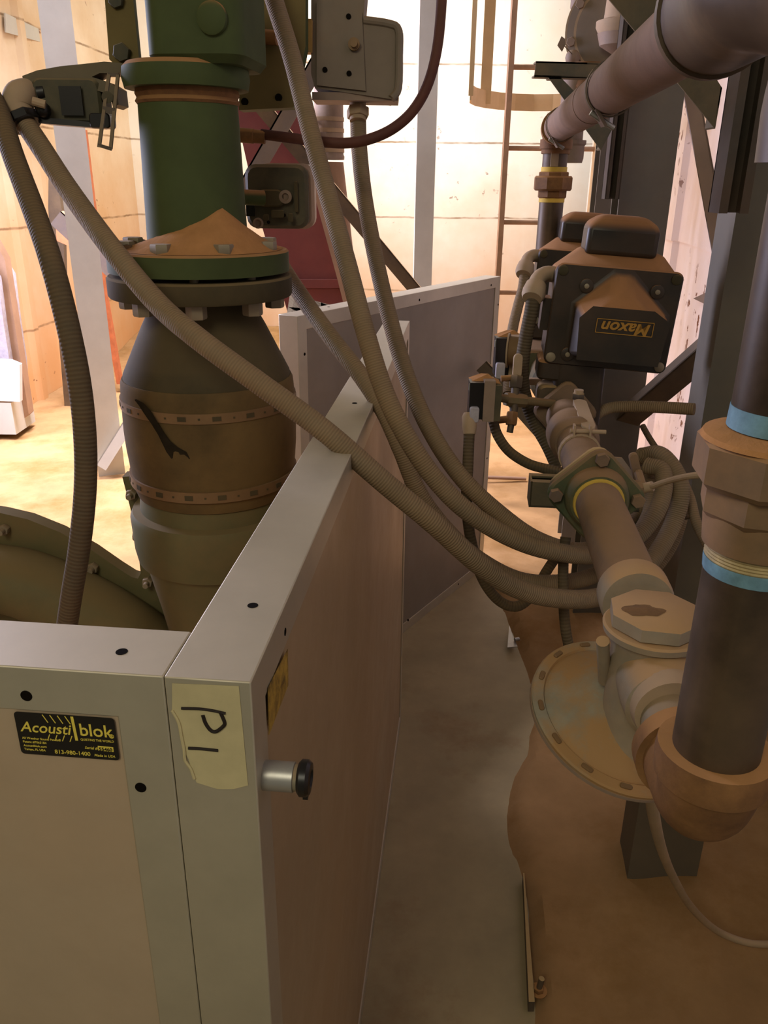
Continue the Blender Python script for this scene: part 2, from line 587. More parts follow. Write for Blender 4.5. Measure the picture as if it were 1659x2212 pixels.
# ------------------------------------------------------------------ setting
struct('floor', MB().box((-0.2, 4.0, -0.06), (8, 10, 0.12)), M_conc)
YB = 8.3
def linX(x0, Y, s=0.05):
    return x0 + s * (Y - 5.2)
lw = lambda Y: -2.55 + 0.05 * (Y - 5.2)
rw = lambda Y: 1.04 + 0.10 * Y
wb = MB()
wb.box((-.3, YB + 0.06, 2.6), (6.0, .12, 5.4))
struct('wall_back', wb, M_wb)
wl = MB()   # left wall with an unseen opening, added to let the assumed daylight lamp in
def wseg(mb, y0, y1, z0, z1):
    a, b = V((lw(y0), y0, z0)), V((lw(y1), y1, z0))
    mb.prism([a, b, b + V((-.1, 0, 0)), a + V((-.1, 0, 0))], (0, 0, z1 - z0))
wseg(wl, 4.75, YB, -.1, 5.2)
wseg(wl, -1, 2.5, -.1, 5.2)
wseg(wl, 2.5, 4.75, 3.1, 5.2)
# corrugation folds of the left liner
for y in (5.05, 5.35, 5.75, 6.2):
    a = V((lw(y), y, -.1))
    wl.prism([a, a + V((.035, .04, 0)), a + V((.035, .12, 0)), a + V((0.004, .16, 0))], (0, 0, 5.2))
struct('wall_left', wl, M_wl)
wr = MB()
prof = []
y = -1.0
while y < YB:
    for dy, dx in ((0, 0), (.20, 0), (.225, -.03), (.275, -.03)):
        yy = min(y + dy, YB)
        prof.append(V((rw(yy) + dx, yy, -.1)))
    y += 0.85
for i in range(len(prof) - 1):
    a, b = prof[i], prof[i + 1]
    if (b - a).length < 1e-6:
        continue
    wr.prism([a, b, b + V((.05, 0, 0)), a + V((.05, 0, 0))], (0, 0, 1.42))
    k = V((-.008, 0, 0))
    wr.prism([a + k + V((0, 0, 1.38)), b + k + V((0, 0, 1.38)), b + V((.05, 0, 1.38)), a + V((.05, 0, 1.38))], (0, 0, 3.8))
struct('wall_right', wr, M_wr)

wrc = bpy.data.objects['wall_right']
tgp = [WX(x, y, 1.395) for x, y in ((1548, 540), (1553, 600), (1543, 640), (1533, 618), (1541, 580))]
MB().prism(tgp, V((-.004, 0, 0))).build('torn_gap', M_dark, wrc)
MB().prism([WX(x, y, 1.395) for x, y in ((1512, 645), (1540, 632), (1548, 662))], V((-.03, 0, .0))).build('curled_flap', M_brace, wrc)
# sand over the floor: a height field that leaves the aisle bare
bare = [(1042, 1248), (1068, 1290), (1095, 1345), (1112, 1400), (1142, 1480), (1148, 1560), (1125, 1640), (1095, 1700), (1086, 1760), (1096, 1830), (1125, 1900), (1136, 2000), (1142, 2212)]
bp = sorted([WZ(*q) for q in bare], key=lambda p: p.y)
def edgeX(Y):
    if Y <= bp[0].y:
        return bp[0].x
    for a, b in zip(bp, bp[1:]):
        if a.y <= Y <= b.y:
            t = (Y - a.y) / max(b.y - a.y, 1e-6)
            return a.x * (1 - t) + b.x * t
    return bp[-1].x
def sst(a, b, x):
    t = max(0, min(1, (x - a) / (b - a)))
    return t * t * (3 - 2 * t)
def sandh(x, y):
    n = noise.noise(V((x * 1.6, y * 1.6, 0))) * .5 + noise.noise(V((x * 4.5, y * 4.5, 3))) * .22
    fine = noise.noise(V((x * 14, y * 9, 5))) * 0.004
    h = 0.025 + 0.022 * n + fine + 0.005 * noise.noise(V((x * 10, y * 10, 2))) + 0.006 * abs(noise.noise(V((x * 7, y * 2.4, 9))))
    h += 0.05 * sst(4.5, 8.3, y) + 0.10 * sst(7.2, 8.3, y) * sst(1.2, -.8, x)
    h += 0.04 * sst(rw(y) - .35, rw(y), x)
    # foot of the right hand posts
    h += 0.03 * math.exp(-((x - .74) ** 2 + (y - 1.5) ** 2) / .02) + 0.03 * math.exp(-((x - .86) ** 2 + (y - 2.75) ** 2) / .03)
    # bare aisle
    if y < 3.4:
        e = edgeX(y) + 0.012 * noise.noise(V((x * 9, y * 9, 1)))
        k = sst(-0.012, 0.05, x - e)
        lim = sst(3.3, 3.15, y)
        if x > -.15:
            h = h * (1 - lim) + (h * k - 0.012 * (1 - k)) * lim
    return h
sd = MB()
def grid(x0, x1, y0, y1, st):
    nx, ny = int((x1 - x0) / st), int((y1 - y0) / st)
    def gp(i, j):
        y = y0 + (y1 - y0) * j / ny
        a, b = lw(y) + .002, rw(y) - .034
        a, b = max(a, x0), min(b, x1)
        x = a + (b - a) * i / nx
        return V((x, min(y, YB - .004), sandh(x, y)))
    i0 = sd.add([gp(i, j) for j in range(ny + 1) for i in range(nx + 1)])
    for j in range(ny):
        for i in range(nx):
            a = i0 + j * (nx + 1) + i
            sd.face([a, a + 1, a + nx + 2, a + nx + 1], smooth=True)
grid(-2.9, 1.95, .3, YB, 0.03)
tag(sd.build('sand', M_sand), 'loose orange sand spread across the floor and banked against the walls', 'sand', kind='stuff')
# ------------------------------------------------------------------ acoustic panels
PH = 1.22
def panel(name, label, o, ang, L, t, group, holes_top=(), holes_face=(), fw=0.038, sheet=None):
    """o = bottom corner on the visible face, runs along heading ang, thickness t to the left of the heading"""
    d = V((math.sin(ang), math.cos(ang), 0))
    n = V((-math.cos(ang), math.sin(ang), 0))
    k = V((0, 0, 1))
    o = V(o)
    th = thing(name, label, 'acoustic panel', o, group)
    mb = MB()
    c0 = o + n * t / 2
    ax = (d, n, k)
    ring_frame(mb, o, ax, L, t, PH, fw)
    f = mb.build('frame', M_alu, th)
    bv = f.modifiers.new('bevel', 'BEVEL')
    bv.width = 0.0012
    bv.segments = 2
    bv.limit_method = 'ANGLE'
    MB().box(c0 + d * L / 2 + k * PH / 2, (L - 2 * fw, t - 0.006, PH - 2 * fw), ax).build('infill_sheet', sheet, th)
    return th, d, n, k
def hole(th, p, nrm, r=0.0042):
    mb = MB()
    mb.lathe([(-.004, r * 1.0), (0.0003, r)], p, nrm, 18)
    return mb.build('fixing_hole', M_dark, th)
GP = 'silver acoustic panels around the burner'
O1 = V((-.0926, .4848, 0))
A1 = .0947
th1, d1, n1, K = panel('acoustic_panel', 'long silver acoustic panel running from the foreground down the aisle', O1, A1, 1.6104, .0632, GP, sheet=M_sheet)
def unp(px, py, p0, nrm):
    """pixel onto a plane"""
    q = ray(px, py)
    return CO + q * ((V(p0) - CO).dot(nrm) / q.dot(nrm))
Ztop = V((0, 0, PH))
for x, y in ((546, 1308), (766, 871), (846, 755)):
    hole(th1, unp(x, y, Ztop, K), K, 0.0045 if y > 900 else .0042)
for x, y in ((616, 1365),):
    hole(th1, unp(x, y, O1, -n1), -n1, 0.0035)
# near left panel
O2 = O1 + n1 * .0632
A2 = A1 - PI / 2
th2 = thing('acoustic_panel', 'near left silver acoustic panel carrying the black maker sticker', 'acoustic panel', O2, GP)
def near_panel():
    L, t, fw = 1.22, .0632, .038
    d, nn = n1, d1
    ax = (d, nn, K)
    o = O2 + n1 * 0.0006
    c0 = o + nn * t / 2
    mb = MB()
    ring_frame(mb, o, ax, L, t, PH, fw)
    f = mb.build('frame', M_alu, th2)
    bv = f.modifiers.new('bevel', 'BEVEL')
    bv.width = 0.0012
    bv.segments = 2
    bv.limit_method = 'ANGLE'
    MB().box(c0 + d * L / 2 + K * PH / 2, (L - 2 * fw, t - 0.002, PH - 2 * fw), ax).build('infill_sheet', M_sheet2, th2)
near_panel()
hole(th2, unp(263, 1408, Ztop, K), K, 0.0045)
for x, y in ((57, 1503), (304, 1701)):
    hole(th2, unp(x, y, O1, -d1), -d1, 0.0045)
# back panel
O3 = V((-.2301, 2.1374, 0))
th3, d3, n3, _ = panel('acoustic_panel', 'far silver acoustic panel with daylight-tinted grey sheet standing behind the long one', O3, .5734, 1.2112, .0632, GP, sheet=M_sheet3)
for x, y in ((906, 648), (1061, 616), (1076, 658), (1060, 870), (1052, 990), (658, 765), (882, 1340), (990, 1262)):
    hole(th3, unp(x, y, O3, -n3), -n3, 0.0042)
hole(th3, unp(710, 663, Ztop, K), K, 0.004)
# maker sticker on near left panel
def on_front(px, py, off=0.0004):
    return unp(px, py, O1 - d1 * off, -d1)
stc = [on_front(35, 1537), on_front(252, 1552), on_front(262, 1641), on_front(47, 1627)]
sx_, sy_ = (stc[1] - stc[0]), (stc[0] - stc[3])
ux, uy = sx_.normalized(), sy_.normalized()
uy = (uy - ux * uy.dot(ux)).normalized()
SW, SH = sx_.length, sy_.length
so = stc[3]
m = MB()
def rrect(o, w_, h_, r, n=4):
    pts = []
    for (cx, cy, a0) in ((w_ - r, h_ - r, 0), (r, h_ - r, PI / 2), (r, r, PI), (w_ - r, r, 1.5 * PI)):
        for t in range(n + 1):
            a = a0 + t / n * PI / 2
            pts.append(o + ux * (cx + r * math.cos(a)) + uy * (cy + r * math.sin(a)))
    return pts
m.prism(rrect(so, SW, SH, .003)[::-1], -d1 * 0.0003)
st = m.build('maker_sticker', M_sticker, th2)
def stx(s, x, y, size, sh=0.0, xs=1.0, mm=None, bold=0.01):
    text(s, 'sticker_print', so + ux * (x * SW) + uy * (y * SH) - d1 * (0.0010 if mm else 0.0005), ux, uy, size * SH, mm or M_yel, st, 0.0001, 'LEFT', sh, xs, bold)
stx('Acousti', .04, .55, .34, .25, .97)
stx('blok', .635, .55, .40, 0, .96)
stx('\u00ae', .93, .53, .13)
stx('QUIETING THE WORLD', .635, .43, .07, 0, .9)
stx('All Weather Sound Panels\u00ae', .04, .37, .07)
stx('Patent #7063184', .04, .28, .07)
stx('Acoustiblok.com', .04, .19, .07)
stx('Tampa, FL USA', .04, .10, .07)
stx('813-980-1400', .35, .07, .13, 0, 1.0)
stx('Made in USA', .75, .07, .08, .2)
stx('Serial #', .665, .235, .085, .2)
def strip(a, b, w_, name='sticker_print', mm=M_yel, par=st, off=0.0005, thick=0.0002):
    """a,b in sticker fractions"""
    pa = so + ux * a[0] * SW + uy * a[1] * SH - d1 * off
    pb = so + ux * b[0] * SW + uy * b[1] * SH - d1 * off
    t = (pb - pa).normalized()
    s = t.cross(-d1)
    return MB().prism([pa - s * w_ / 2, pb - s * w_ / 2, pb + s * w_ / 2, pa + s * w_ / 2], -d1 * thick).build(name, mm, par)
strip((.597, .42), (.585, .98), .0022)
strip((.80, .275), (.955, .265), .0043)
stx('55460', .81, .225, .11, 0, .98, M_sticker)
for i in range(4):
    x = .29 + i * .075
    strip((x, .98), (x + .045, .80), .0007)
    x = .33 + i * .075
    strip((x, .52), (x - .03, .38), .0007)
# masking tape with handwriting on the long panel end
tp = [(372, 1476), (516, 1482), (536, 1696), (505, 1704), (470, 1704), (425, 1690), (416, 1670), (408, 1640), (398, 1622), (396, 1590), (384, 1560), (372, 1540)]
tape = MB().prism([on_front(*q, off=0.0002) for q in tp][::-1], -d1 * 0.0003).build('masking_tape', M_tape, th1)
def pen(pts, name='handwriting', w_=.0028):
    P = [on_front(*q, off=0.0008) for q in pts]
    MB().tube(P, w_ / 2, n=8, sub=5, flat=(1, 1)).build(name, M_ink, tape)
pen([(392, 1530), (430, 1531), (460, 1535), (487, 1541)], w_=.0022)
pen([(438, 1545), (444, 1562), (455, 1577), (467, 1580), (483, 1568), (485, 1560), (479, 1545), (476, 1538)])
pen([(407, 1616), (430, 1617), (471, 1621)], w_=.0024)
# torn curled edge of the tape
MB().tube([on_front(x, y, off=0.001) for x, y in ((372, 1535), (386, 1560), (392, 1590), (398, 1620), (400, 1642), (412, 1660), (420, 1682))], .0012, n=6, sub=3).build('curled_tape_edge', M_tape, tape)
# gold label on the long face
def on_side(px, py, off=0.0004):
    return unp(px, py, O1 - n1 * off, -n1)
lb = MB().prism([on_side(621, 1402), on_side(622, 1480), on_side(580, 1588), on_side(578, 1486)], -n1 * .0004)
lb.build('gold_label', M_gold, th1)
# latch pin with black knob
c = on_side(571, 1674, 0)
ax = -n1
MB().lathe([(0, .0116), (.0235, .0116), (.024, .0108)], c, ax, 28).build('latch_barrel', M_chrome, th1)
MB().lathe([(.024, .0104), (.0268, .0104)], c, ax, 28).build('latch_collar', M_bolt, th1)
kn = MB().lathe([(.0268, .0115), (.029, .0142), (.034, .0142), (.0365, .012), (.037, .007), (.0355, .0065)], c, ax, 28)
kn.box(c + ax * .032 - K * .0165, (.004, .004, .006), (ax, d1, K))
kn.build('latch_knob', M_knob, th1)

# ------------------------------------------------------------------ burner gas machine (green)
AX, AY = -.293, 1.325
def zz(py):
    return zat(py, AX, AY)
def rr(py, wpx):
    P = V((AX, AY, zz(py)))
    return wpx / 2 * dep(P) / FPX
def axp(z):
    return V((AX, AY, z))
UP = V((0, 0, 1))
# green riser with flange
th = thing('gas_riser_pipe', 'thick green vertical pipe with flange and a cone of sand on it', 'pipe', axp(zz(590)))
z_ft, z_fb = zz(537), zz(583)
MB().lathe([(z_ft - 1, rr(520, 214)), (zz(228) - 1, rr(228, 212))], axp(1), UP, 56).build('riser_tube', M_green, th)
MB().lathe([(zz(228) - 1, rr(228, 214)), (zz(222) - 1, rr(222, 222)), (zz(214) - 1, rr(214, 214)), (zz(205) - 1, rr(205, 222)), (zz(190) - 1, rr(190, 216))], axp(1), UP, 56).build('threaded_collar', M_rust, th)
RF = rr(560, 384)
MB().lathe([(z_fb - 1, RF), (z_ft - 1 - .003, RF), (z_ft - 1, RF - .003), (z_ft - 1, rr(520, 210))], axp(1), UP, 64).build('upper_flange', M_green, th)
def flange_bolt(par, ang, z0, z1, r, m=M_bolt, R=RF * .82):
    p = axp(0) + V((math.cos(ang), math.sin(ang), 0)) * R
    return MB().hexn(p + UP * z0, p + UP * z1, r).build('hex_bolt', m, par)
for i in range(8):
    flange_bolt(th, -PI / 2 + 0.13 + (i + .5) * PI / 4, z_ft, z_ft + .014, .0155)
# sand cone leaning on the riser
ap = W(478, 462, 1.16)
ap = V((AX + .052, AY - .06, zz(446)))
sm = MB()
nn = 40
i0 = sm.add([ap])
rings = []
for k in range(1, 9):
    t = k / 8
    ring = []
    for q in range(nn):
        a = 2 * PI * q / nn
        e = axp(z_ft) + V((math.cos(a), math.sin(a), 0)) * RF * .93
        base = e if math.cos(a + .9) > -.2 else axp(z_ft) + V((math.cos(a), math.sin(a), 0)) * RF * .55
        p = ap.lerp(base, t)
        p.z = z_ft + .001 + (ap.z - z_ft) * (1 - t) ** 1.25 + .003 * noise.noise(V((p.x * 40, p.y * 40, k)))
        if k == 8:
            p.z = z_ft + .0005
        ring.append(p)
    rings.append(sm.add(ring))
for q in range(nn):
    sm.face([i0, rings[0] + q, rings[0] + (q + 1) % nn], smooth=True)
for k in range(7):
    for q in range(nn):
        j = (q + 1) % nn
        sm.face([rings[k] + q, rings[k + 1] + q, rings[k + 1] + j, rings[k] + j], smooth=True)
tag(sm.build('sand_pile', M_dustp), 'cone of orange sand heaped on the green flange', 'sand pile')
cr = MB()
for i in range(26):
    a = random.uniform(2.5, 4.0)
    R = random.uniform(.105, .135)
    cr.ball(axp(z_ft + .004) + V((math.cos(a), math.sin(a), 0)) * R, random.uniform(.004, .010), 1.3, 1, .8, 8)
tag(cr.build('caked_dirt', mat('caked_dirt', (104, 78, 52), 0.95, bump=.8, scale=60)), 'crumbly brown dirt caked on the left rim of the green flange', 'dirt', kind='stuff')
# black reducer with flange
th = thing('pipe_reducer', 'black cone-shaped reducer with bolted flange under the green pipe', 'reducer', axp(zz(820)))
RB = rr(610, 390)
zb1, zb0 = zz(592), zz(636)
MB().lathe([(zb0 - 1, RB - .002), (zb0 - 1 + .003, RB), (zb1 - 1 - .003, RB), (zb1 - 1, RB - .003), (zb1 - 1, RB * .7), (z_fb - 1, RB * .7)], axp(1), UP, 64).build('lower_flange', M_rubber, th)
MB().lathe([(zz(835) - 1, rr(835, 358)), (zz(800) - 1, rr(800, 352)), (zz(770) - 1, rr(770, 325)), (zz(700) - 1, rr(700, 262)), (zz(665) - 1, rr(665, 226)), (zb0 - 1, rr(640, 210))], axp(1), UP, 64).build('reducer_cone', M_rubber, th)
for i in range(8):
    a = -PI / 2 + 0.13 + i * PI / 4
    flange_bolt(th, a, zb0 - .021, zb0, .0155)
    p = axp(0) + V((math.cos(a), math.sin(a), 0)) * RF * .82
    MB().cyl(p + UP * zb0, p + UP * (z_fb + .001), .007, n=12).build('bolt_shank', M_bolt, th)
# rubber boot
th = thing('flexible_connector', 'brown dusty rubber sleeve clamped between black cone and green housing', 'flexible connector', axp(zz(1060)))
prof = prof_boot = [(1050, 322), (1035, 334), (1010, 340), (985, 348), (950, 357), (915, 362), (880, 363), (850, 364), (830, 364), (815, 362), (808, 356)]
MB().lathe([(zz(y) - 1, rr(y, w_ + 2)) for y, w_ in prof], axp(1), UP, 64).build('rubber_sleeve', M_boot, th)
rb = MB()
for y in (895, 925, 955, 975):
    R = rr(y, 362 - max(0, (y - 880)) * .16 + 3)
    rb.lathe([(-.0012, R - .001), (0, R + .0006), (.0012, R - .001)], axp(zz(y)), UP, 64, caps=False)
rb.build('moulded_rib', M_boot, th)
def band(y0, y1, wpx):
    R = rr((y0 + y1) / 2, wpx)
    z0, z1 = zz(y1), zz(y0)
    b_ = MB().lathe([(z0 - 1, R - .004), (z0 - 1, R), (z1 - 1, R), (z1 - 1, R - .004)], axp(1), UP, 64, caps=False).build('hose_clamp', M_clamp, th)
    sl = MB()
    for k in range(34):
        a = 2 * PI * k / 34
        dr = V((math.cos(a), math.sin(a), 0))
        tg = V((-math.sin(a), math.cos(a), 0))
        if k % 2:
            sl.box(axp((z0 + z1) / 2) + dr * R, (.013, .0012, (z1 - z0) * .45), (tg, dr, UP))
        else:
            sl.box(axp((z0 + z1) / 2) + dr * R, (.003, .0012, .003), (tg, dr, UP))
    sl.build('clamp_slots', M_dark if False else M_rubber, b_)
def onboot(px, py):
    ps = sorted(prof_boot)
    wv = ps[0][1]
    for (ya, wa), (yb, wb2) in zip(ps, ps[1:]):
        if ya <= py <= yb:
            wv = wa + (wb2 - wa) * (py - ya) / (yb - ya)
    R = rr(py, wv + 2)
    q = ray(px, py)
    o_ = CO - axp(0)
    a_ = q.x ** 2 + q.y ** 2
    b_ = 2 * (o_.x * q.x + o_.y * q.y)
    c_ = o_.x ** 2 + o_.y ** 2 - R * R
    t_ = (-b_ - math.sqrt(max(0, b_ * b_ - 4 * a_ * c_))) / (2 * a_)
    return CO + q * t_
sm_ = MB()
spn = [(296, 862, 2), (308, 872, 5), (322, 890, 7), (336, 912, 6), (350, 935, 6), (362, 955, 8), (374, 970, 12), (388, 982, 16), (402, 992, 9), (410, 997, 2)]
pl_ = []
for x, y, h_ in spn:
    for sgn in (-1, 1):
        q = onboot(x + sgn * h_ * 1.0, y - sgn * h_ * .45)
        o_ = axp(q.z)
        pl_.append(q + (q - o_).normalized() * .0032)
i0 = sm_.add(pl_)
for k in range(len(spn) - 1):
    a = i0 + 2 * k
    sm_.face([a, a + 1, a + 3, a + 2], smooth=True)
sm_.build('dark_smear', mat('dark_grime', (44, 38, 28), 0.9, spec=.1, var=.2, scale=60), th)
band(846, 866, 371)
band(1003, 1024, 352)
# green housing below
th = thing('burner_housing', 'dusty green tapered burner housing beneath the rubber sleeve', 'burner housing', axp(0.03))
z0 = zz(1052)
prof = [(-.62, .075), (zz(1420) - z0, rr(1420, 200)), (zz(1360) - z0, rr(1360, 232)), (zz(1290) - z0, rr(1290, 262)), (zz(1192) - z0, rr(1192, 312)), (zz(1186) - z0, rr(1186, 340)), (zz(1160) - z0, rr(1160, 352)), (zz(1098) - z0, rr(1098, 362)), (zz(1086) - z0, rr(1086, 352)), (zz(1082) - z0, rr(1082, 320)), (0.0, rr(1052, 316))]
MB().lathe(prof, axp(z0), UP, 64).build('housing_shell', M_greenb, th)
# blower volute and its seam flange to the left
fp = [(-60, 1100), (0, 1108), (60, 1122), (130, 1150), (200, 1190), (255, 1228), (285, 1247), (298, 1250), (304, 1238), (300, 1205), (282, 1100), (264, 1030), (300, 1028), (330, 1150), (380, 1360), (380, 1420), (-60, 1420)]
PYV = AY + 0.02
P = [WY(x, y, PYV) for x, y in fp]
sf = MB().prism([p for p in P], (0, .030, 0))
sfo = sf.build('seam_flange', M_greenb, th)
for x, y in ((12, 1141), (203, 1224), (286, 1065), (300, 1152), (321, 1254)):
    p = WY(x, y, PYV)
    MB().hexn(p, p + V((0, -.012, 0)), .010).build('hex_bolt', M_bolt, th)
    MB().cyl(p + V((0, -.012, 0)), p + V((0, -.024, 0)), .005, n=12).build('bolt_shank', M_bolt, th)
vol = [WY(-160, 1252, AY - .02), WY(0, 1250, AY - .02), WY(110, 1282, AY - .02), WY(230, 1345, AY - .02), WY(330, 1420, AY - .02), WY(400, 1520, AY - .02)]
MB().tube(vol, .07, n=32, sub=8, rad=[.060, .062, .064, .068, .07, .07]).build('blower_duct', M_greenb, th)
MB().tube([WY(-200, 1395, AY + .02), WY(120, 1400, AY + .02), WY(300, 1480, AY + .02)], .05, n=24).build('lower_duct', M_green, th)

# upper green valve body
th = thing('butterfly_valve', 'green cast valve body at the top of the green pipe', 'valve', axp(zz(200)))
zc = zz(195)
MB().lathe([(zc - 1, rr(195, 222)), (zc - 1, rr(195, 262)), (zz(172) - 1, rr(172, 272)), (zz(150) - 1, rr(150, 268)), (zz(140) - 1, rr(140, 250))], axp(1), UP, 56).build('valve_neck', M_green, th)
yw = (V((math.cos(.12), math.sin(-.12), 0)), V((math.sin(.12), math.cos(.12), 0)), UP)
ztop = zz(-140)
zm = zz(150)
cbody = V((AX + .036, AY, (ztop + zm) / 2))
bw_ = .137
MB().rbox(cbody, (bw_, .16, ztop - zm), yw, .03, 5, 2).build('valve_body', M_green, th)
pb = cbody - yw[1] * .08 + yw[0] * .032
pb.z = zz(62)
MB().lathe([(0, .021), (.005, .020), (.007, .016)], pb, -yw[1], 24).build('boss', M_green, th)
# left ear
ear = [(222, -60), (282, -60), (302, 145), (258, 150), (236, 128)]
eo = MB().prism([W(x, y, 1.20) for x, y in ear][::-1], V((0, .014, 0))).build('mounting_ear', M_green, th)
p = W(266, 115, 1.20)
MB().hexn(p, p + V((0, -.012, 0)), .013).build('hex_bolt', M_boxd, th)
p = W(254, 3, 1.20)
MB().hexn(p, p + V((0, -.012, 0)), .011).build('hex_bolt', M_boxd, th)
# right adapter plate (green)
pl = [(520, -60), (660, -60), (660, 100), (634, 232), (516, 238)]
MB().prism([W(x, y, 1.33) for x, y in pl][::-1], V((0, .05, 0))).build('adapter_plate', M_green, th)
for x, y in ((529, 220), (602, 211)):
    p = W(x, y, 1.33)
    MB().cyl(p, p + V((0, -.002, 0)), .006, n=14).build('bolt_hole', M_dark, th)
MB().cyl(W(505, 75, 1.33), W(600, 82, 1.31), .011, n=16).build('rusty_stem', M_rust, th)
# grey actuator box on the right
th = thing('actuator_box', 'dusty grey electrical actuator box right of the green valve', 'electrical box', W(765, 225, 1.42))
fr = [(672, -50), (792, -50), (785, 40), (864, 58), (862, 200), (845, 214), (680, 190), (672, 160)]
MB().prism([W(x, y, 1.40) for x, y in fr][::-1], V((0, .14, 0))).build('box_body', M_box, th)
MB().prism([W(x, y, 1.395) for x, y in ((684, 4), (782, 26), (790, 196), (684, 184))][::-1], V((0, .006, 0))).build('cover_plate', M_box, th)
MB().tube([W(x, y, 1.40) for x, y in ((786, 44), (840, 52), (861, 66), (862, 120), (860, 190), (846, 213))], .007, n=10, sub=4).build('lid_gasket', M_box, th)
for x, y in ((753, 36), (702, 151), (754, 159)):
    p = W(x, y, 1.395)
    MB().cyl(p, p + V((0, -.003, 0)), .0045, n=12).build('cover_screw', M_dark, th)
p = W(765, 97, 1.395)
mm = MB().cyl(p, p + V((0, -.012, 0)), .010, n=16)
mm.cyl(p + V((0, -.012, 0)), p + V((0, -.02, 0)), .006, n=12)
mm.build('shaft_nut', M_clamp, th)
for i in range(4):
    p = W(690 + i * 42, 200 + i * 6, 1.44)
MB().box(W(770, 214, 1.45), (.15, .10, .012)).build('box_base', M_cap, th)
MB().box(W(668, 80, 1.40), (.012, .03, .05)).build('paper_tag', M_yt if False else mat('tan_tag', (176, 140, 80), .8), th)
th = thing('conduit_connector', 'pale hexagonal conduit connector under the grey actuator box', 'fitting', W(773, 255, 1.45))
MB().cyl(W(773, 216, 1.45), W(773, 262, 1.45), .0145, n=20).build('connector_body', M_fit, th)
MB().hexn(W(773, 234, 1.45), W(773, 254, 1.45), .0205, 6).build('connector_nut', M_fit, th)

# left position switch and its bracket
th = thing('position_switch', 'black dusty position switch box hung on a curved green bracket', 'switch', W(160, 260, 1.18))
D = 1.18
br = [(48, 164), (80, 152), (130, 143), (180, 138), (225, 133), (262, 136), (295, 146), (290, 152), (250, 158), (215, 158), (198, 166), (230, 176), (252, 190), (256, 226), (244, 232), (238, 205), (200, 192), (150, 186), (100, 182), (60, 180), (50, 176)]
MB().prism([W(x, y, D) for x, y in br][::-1], V((0, .05, 0))).build('curved_bracket', M_cold, th)
MB().rbox(W(158, 220, D + .03), (.10, .055, .058), None, .012, 3, 1).build('switch_case', M_boxd, th)
MB().box(W(154, 218, D - .0), (.032, .002, .038)).build('rating_label', M_sticker, th)
MB().prism([W(x, y, D + .005) for x, y in ((80, 252), (205, 264), (208, 276), (84, 266))][::-1], V((0, .05, 0))).build('base_rail', M_knob, th)
MB().cyl(W(100, 200, D + .01), W(85, 202, D + .01), .013, n=14).build('end_boss', M_knob, th)
MB().ball(W(94, 238, D + .0), .011, n=12).build('lock_screw', M_knob, th)
lk = MB()
q = [(232, 155), (256, 162), (240, 325), (210, 315)]
# slotted link: four thin bars
def bar(mb, a, b, d, w_, t, dz=0):
    A, Bq = W(*a, d), W(*b, d)
    T = (Bq - A)
    yv = V((0, 1, 0))
    s = T.cross(yv).normalized()
    mb.prism([A - s * w_ / 2, Bq - s * w_ / 2, Bq + s * w_ / 2, A + s * w_ / 2], yv * t)
bar(lk, (235, 158), (213, 318), D - .035, .0045, .004)
bar(lk, (254, 160), (238, 322), D - .035, .0045, .004)
bar(lk, (211, 313), (240, 322), D - .035, .0045, .004)
bar(lk, (222, 236), (247, 240), D - .035, .008, .004)
bar(lk, (233, 160), (256, 162), D - .035, .004, .004)
lk.build('slotted_link', M_bd, th)
MB().cyl(W(232, 210, D - .035), W(232, 210, D + .03), .008, n=12).build('link_pivot', M_boxd, th)
MB().rbox(W(222, 262, D + .0), (.03, .03, .02), None, .005, 3, 1).build('rail_clamp', M_knob, th)
# elbow fitting
th = thing('conduit_elbow', 'pale dusty conduit elbow on the left end of the switch box', 'fitting', W(45, 235, 1.18))
MB().tube([W(92, 212, D + .02), W(66, 200, D + .015), W(44, 208, D), W(38, 232, D), W(48, 258, D)], .018, n=20, sub=5, rad=[.012, .018, .022, .022, .019]).build('elbow_body', M_fit, th)
MB().hexn(W(46, 252, D), W(56, 272, D), .024, 8).build('gland_nut', M_knob, th)
MB().cyl(W(70, 218, D - .02), W(98, 226, D - .015), .006, n=10).build('bonding_lug', M_fit, th)

# ------------------------------------------------------------------ flexible conduits
def hose(name, label, pts, r, m, cat='conduit', group=None, n=16):
    P = [W(*p) for p in pts]
    return tag(MB().tube(P, r, n=n, sub=8).build(name, m), label, cat, group)
GH = 'grey flexible conduits sweeping to the gas train'
hose('flexible_conduit', 'thick grey conduit from the black switch box sweeping diagonally across the panels', [(54, 266, 1.18), (90, 320, 1.17), (150, 412, 1.15), (240, 535, 1.1), (340, 655, 1.08), (430, 733, 1.05), (560, 828, 1.05), (700, 930, 1.06), (830, 1042, 1.08), (930, 1125, 1.1), (1030, 1215, 1.14), (1110, 1268, 1.18), (1200, 1292, 1.22), (1300, 1288, 1.28), (1385, 1238, 1.33), (1450, 1140, 1.36), (1470, 1050, 1.36), (1430, 985, 1.38), (1385, 985, 1.42)], .0148, M_hose, group=GH)
hose('flexible_conduit', 'grey ribbed conduit hanging straight down at the left in front of the blower', [(-40, 170, 1.16), (-2, 245, 1.15), (30, 340, 1.12), (75, 460, 1.08), (112, 570, 1.05), (146, 700, 1.05), (172, 830, 1.06), (184, 950, 1.08), (184, 1060, 1.1), (172, 1180, 1.12), (154, 1290, 1.15), (138, 1400, 1.2), (130, 1480, 1.25)], .0148, M_hose2, group=GH)
